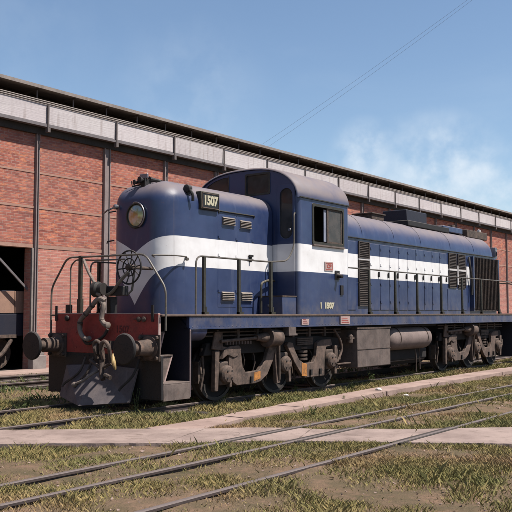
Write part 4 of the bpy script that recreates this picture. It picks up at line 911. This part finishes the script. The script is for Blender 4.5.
    m = MB(); m.box(-.9, .9, Y(3.2), Y(3.5), .7, 1.0); m.box(-.9, .9, Y(4.4), Y(4.7), .7, 1.0); m.box(-.6, .6, Y(2.4), Y(5.6), .25, .85); m.build('bolster', M['dark'], t)
    return t
truck(0); truck(10.1)
# --- rigging and pipes under the frame
cr_ = random.Random(9)
for yo in (0, 10.1):
    for k in range(12):
        yk = yo+1.5+k*.40+cr_.uniform(-.08, .08); z0_ = cr_.uniform(.2, .5); z1_ = cr_.uniform(.7, 1.2)
        m = MB(); m.tube(smoothpath([(.98, yk, z1_), (1.10+cr_.uniform(-.04, .04), yk+cr_.uniform(-.1, .1), (z0_+z1_)/2), (.98, yk+cr_.uniform(-.12, .12), z0_)], 3), .014, 5); m.build('rigging_rod', M['dusty2'], loco)
    for z_ in (1.22, 1.29):
        m = MB(); m.tube([(1.16, yo+1.3, z_), (1.16, yo+6.2, z_-.01)], .016, 6); m.build('air_pipe', M['dusty2'], loco)
    for k in range(7):
        m = MB(); yk = yo+1.75+k*.62; m.box(1.12, 1.19, yk, yk+.07, 1.14, 1.33); m.build('pipe_clamp', M['dusty2'], loco)
# --- roof equipment
m = MB(); m.box(-.28, .28, 9.3, 9.98, 4.16, 4.30); m.box(-.32, .32, 9.25, 10.03, 4.30, 4.335); m.build('exhaust_stack', M['dusty2'], loco, bevel=.01)
m = MB(); m.box(-.42, .36, 11.2, 12.5, 4.26, 4.60); m.build('intake_housing', M['navy'], loco, bevel=.02)
m = MB(); m.box(-.45, .45, 11.1, 13.9, 4.12, 4.28); m.build('intake_base', M['black'], loco, bevel=.02)
m = MB(); m.box(-.40, .42, 13.55, 15.0, 4.16, 4.34); m.build('fan_cowl', M['blue'], loco, bevel=.02)
m = MB(); m.box(-.1, .06, 15.05, 15.25, 4.15, 4.50); m.build('roof_vent', M['dusty2'], loco, bevel=.01)
m = MB(); m.box(-.45, .45, 15.3, 17.0, 4.10, 4.35); m.build('fan_housing', M['dusty2'], loco, bevel=.02)
m = MB(); m.lathe([(0, .06), (.1, .06), (.13, 0)], (.2, 16.9, 4.36), (0, 0, 1), 12); m.build('roof_lamp', M['white'], loco)
m = MB(); m.box(.35, .75, 16.93, 17.1, 3.45, 3.85); m.lathe([(0, .13), (.03, .12), (.04, 0)], (.70, 17.02, 3.65), (.6, .8, 0), 18); m.build('rear_headlight', M['chrome'], loco, bevel=.02)

# ================================================================== VEGETATION
rngv = np.random.default_rng(11)
def inside_kerb(x, y):
    a = np.interp(y, [p[0] for p in kin], [p[1] for p in kin]); b = np.interp(y, [p[0] for p in kout], [p[1] for p in kout])
    return (x > a-.01) & (x < b+.01) & (y > -1.4)
crx = np.array([p[0] for p in CR[:13]]); cry = np.array([p[1] for p in CR[:13]])
c2x = np.array([p[0] for p in CR2[::-1]]); c2y = np.array([p[1] for p in CR2[::-1]])
def on_crossing(x, y): return (y < np.interp(x, crx, cry)+.03) & (y > np.interp(x, c2x, c2y)-.03)
def vnoise(x, y, s, seed):
    r = np.random.default_rng(seed); t = np.zeros_like(x)
    for k in range(6):
        a = r.uniform(0, 2*PI); f = s*r.uniform(.6, 1.9); t += np.sin((x*math.cos(a)+y*math.sin(a))*f+r.uniform(0, 6.28))
    return t/6
def grass(name, n, xr, yr, hmin, hmax, dens, wd=.0035, mat='grass', keep=None, seed=1):
    r = np.random.default_rng(seed)
    x = r.uniform(xr[0], xr[1], n); y = yr[0]+(yr[1]-yr[0])*r.uniform(0, 1, n)**1.0
    ok = ~inside_kerb(x, y) & ~on_crossing(x, y)
    d = vnoise(x, y, 2.2, seed+5)*1.2+vnoise(x, y, 7, seed+9)*.8+dens
    ok &= r.uniform(0, 1, n) < np.clip(d+.5, .04, 1)
    if keep is not None: ok &= keep(x, y, r)
    x, y, d = x[ok], y[ok], d[ok]; n = len(x)
    h = r.uniform(hmin, hmax, n)*(0.6+.7*np.clip(d+.3, 0, 1)); a = r.uniform(0, 2*PI, n); lean = r.uniform(.15, 1.0, n)*h; la = r.uniform(0, 2*PI, n)
    wv = wd*r.uniform(.7, 1.6, n)*(1+np.maximum(y, 0)*.05); tt = np.clip((x-2.7)/.6, 0, 1); z = GZ-.02+.055*tt*tt*(3-2*tt)
    V = np.zeros((n, 4, 3))
    dx, dy_ = np.cos(a)*wv, np.sin(a)*wv
    V[:, 0] = np.stack([x-dx, y-dy_, z], 1); V[:, 1] = np.stack([x+dx, y+dy_, z], 1)
    mx_, my_ = x+np.cos(la)*lean*.35, y+np.sin(la)*lean*.35
    V[:, 2] = np.stack([mx_+dx*.8, my_+dy_*.8, z+h*.6], 1)
    V[:, 3] = np.stack([x+np.cos(la)*lean, y+np.sin(la)*lean, z+h], 1)
    me = bpy.data.meshes.new(name); me.vertices.add(n*4); me.vertices.foreach_set('co', V.reshape(-1))
    idx = (np.arange(n)[:, None]*4+np.array([0, 1, 2, 0, 2, 3])[None]).reshape(-1)
    me.loops.add(n*6); me.loops.foreach_set('vertex_index', idx.astype(np.int32)); me.polygons.add(n*2); me.polygons.foreach_set('loop_start', np.arange(n*2, dtype=np.int32)*3)
    me.update(calc_edges=True); me.validate(); me.materials.append(M[mat]); o = bpy.data.objects.new(name, me); C.objects.link(o); tag(o, None, None) if False else None
    o['kind'] = 'stuff'; return o
offrail = lambda x, y, r: (np.abs(x-4.13) > .035) & (np.abs(x-4.84) > .035) & (np.abs(x-5.98) > .035)
g1 = grass('dry_grass', 900000, (2.5, 9.5), (-2, 26), .02, .075, .30, wd=.0022, keep=offrail, seed=3); g1['label'] = 'short dry yellowish grass over the sunken rails in the foreground'; g1['category'] = 'grass'
near = lambda x, y, r: r.uniform(0, 1, len(x)) < np.clip((x+.2)/1.2, .05, 1)
g5 = grass('near_grass', 420000, (-.5, 10.2), (-8, 4.5), .02, .085, .05, wd=.0018, keep=lambda x, y, r: (y < np.interp(x, crx, cry)) & offrail(x, y, r), seed=73); g5['label'] = 'sparse dry grass on bare earth nearest the camera'; g5['category'] = 'grass'
g6 = grass('dry_stalks', 22000, (-4.5, 9), (-3, 24), .08, .17, -.25, wd=.0010, keep=offrail, seed=91); g6['label'] = 'scattered taller dry stalks standing above the short grass'; g6['category'] = 'grass'
g2 = grass('green_grass', 190000, (.0, 2.4), (-3.4, 24), .03, .13, .30, wd=.0025, keep=near, mat='grass', seed=23); g2['label'] = 'greener ragged grass between the locomotive wheels and the kerb'; g2['category'] = 'grass'
g3 = grass('weedy_grass', 170000, (-5, 1.2), (-5.5, .2), .03, .12, .10, wd=.0028, mat='grass', seed=43); g3['label'] = 'mixed dry and green grass in front of the red buffer beam'; g3['category'] = 'grass'
g4 = grass('wall_grass', 30000, (-7.8, -1.5), (-6, 16), .05, .15, -.1, mat='weed', wd=.006, seed=53); g4['label'] = 'sparse green weeds around the track beside the brick building'; g4['category'] = 'grass'
# broad leaved weeds
def weed(x, y, h, label, seed, spread=.5, nst=6, leaf=.035):
    r = random.Random(seed); GZ = gz(x, y); t = empty('weed_plant', (x, y, GZ), label, 'weed', 'tall weeds beside the kerb and wheels')
    st = MB(); lf = MB()
    for k in range(nst):
        a = r.uniform(0, 2*PI); hh = h*r.uniform(.55, 1); e = Vector((x+math.cos(a)*hh*spread*r.uniform(.3, 1), y+math.sin(a)*hh*spread*r.uniform(.3, 1), GZ+hh))
        b0 = Vector((x+r.uniform(-.02, .02), y+r.uniform(-.02, .02), GZ-.01)); pts = [b0.lerp(e, t_)+Vector((0, 0, hh*.12*math.sin(PI*t_))) for t_ in (0, .33, .66, 1)]
        st.tube(pts, [.005, .004, .003, .0015], 5)
        for j in range(int(7+hh*14)):
            t_ = r.uniform(.12, 1); p = b0.lerp(e, t_)+Vector((0, 0, hh*.12*math.sin(PI*t_))); b_ = r.uniform(0, 2*PI); L_ = leaf*r.uniform(.7, 1.6)*(1.2-.5*t_)
            d = Vector((math.cos(b_), math.sin(b_), r.uniform(.1, .9))).normalized(); q = d.cross(Vector((0, 0, 1))).normalized()*L_*.24
            lf.add([p, p+d*L_*.5+q, p+d*L_-Vector((0, 0, L_*.15)), p+d*L_*.5-q], [(0, 1, 2, 3)])
    st.build('stem', M['weed'], t); lf.build('leaves', M['weed'], t, smooth=False); return t
weed(.95, -.08, .58, 'tall single green weed rising in front of the black pilot beside the corner steps', 1, .2, 3, .045)
weed(.60, -.46, .28, 'low green weed beneath the lit face of the snow plow', 2, .35, 5, .04)
weed(.55, 3.25, .30, 'spindly weed standing below the left orange mark of the front truck', 3, .5, 6)
weed(1.0, 4.6, .36, 'bushy green weed by the wheels below the second orange mark', 4, .6, 9)
weed(1.0, 2.1, .28, 'dark green weed beside the foremost wheel right of the steps', 5, .6, 7)
weed(.9, 8.1, .40, 'tall green weed under the square battery box beside the kerb', 6, .5, 8)
weed(1.2, 6.6, .26, 'broad green weed clump left of the square underframe box', 7, .8, 9)
weed(1.1, 12.6, .30, 'green weed clump at the kerb below the rear truck', 8, .8, 9)
weed(3.50, 1.45, .22, 'small green weed growing at the end of the nearest rail', 9, .6, 7)
weed(2.66, 3.9, .16, 'small grey-green weed at the outer edge of the kerb', 10, .7, 6)
weed(-1.0, -.9, .26, 'dark bushy weed left of the snow plow near the buffer shadow', 11, .9, 12)
weed(-1.7, -.3, .22, 'ragged weed growing beyond the far end of the pilot plate', 12, .9, 10)
# litter and stones
def stone(x, y, r_, label, seed, mat='stone'):
    r = random.Random(seed); bm = bmesh.new(); bmesh.ops.create_icosphere(bm, subdivisions=2, radius=r_)
    for v in bm.verts: v.co = Vector((v.co.x*r.uniform(.9, 1.4), v.co.y*r.uniform(.8, 1.1), v.co.z*r.uniform(.45, .65)))
    me = bpy.data.meshes.new('stone'); bm.to_mesh(me); bm.free(); me.materials.append(M[mat]); o = bpy.data.objects.new('stone', me); C.objects.link(o); o.location = (x, y, (gz(x, y)+r_*.3) if not (1.9 < x < 2.5) else -.0)
    o.rotation_euler = (0, 0, r.uniform(0, 3)); return tag(o, label, 'stone', 'pale stones in the grass')
stone(-.02, -1.5, .06, 'white stone in the grass at the far left of the foreground', 1); stone(.55, -.50, .045, 'white stone in the grass below the snow plow', 2)
stone(3.2, 5.4, .05, 'pale stone in the grass just outside the kerb', 3); stone(2.75, 3.5, .05, 'pale stone against the outer kerb edge', 4); stone(2.35, 5.8, .07, 'pale lump sitting on the kerb top', 5)
mb = MB()
rr = random.Random(5)
for k in range(9000):
    x = rr.uniform(-3, 10); yy = rr.uniform(-8, 16); s_ = rr.uniform(.008, .028)
    if on_crossing(np.array(x), np.array(yy)) : continue
    a = [Vector((x+rr.uniform(-s_, s_), yy+rr.uniform(-s_, s_), gz(x, yy)+rr.uniform(-.2, 1)*s_)) for _ in range(4)]; mb.add(a, [(0, 1, 2), (0, 2, 3), (0, 3, 1), (1, 3, 2)])
o = mb.build('gravel', M['kerb'], smooth=False); o['kind'] = 'stuff'; o['label'] = 'small loose gravel scattered through the dry grass'; o['category'] = 'gravel'
# overhead cables
for k, (z, yoff) in enumerate(((14.5, 0), (14.9, .5))):
    m = MB(); a = Vector((-9.6, 17+yoff, 8.4)); b = Vector((12, 21+yoff, z+7)); pts = [a.lerp(b, t)-Vector((0, 0, 1.2*4*t*(1-t)*.4)) for t in np.linspace(0, 1, 14)]
    m.tube(pts, .0035, 5); o = m.build('overhead_wire', M['gutter']); tag(o, 'thin overhead wire rising from the shed roof into the sky, %s of the two' % ('lower' if k == 0 else 'upper'), 'wire')
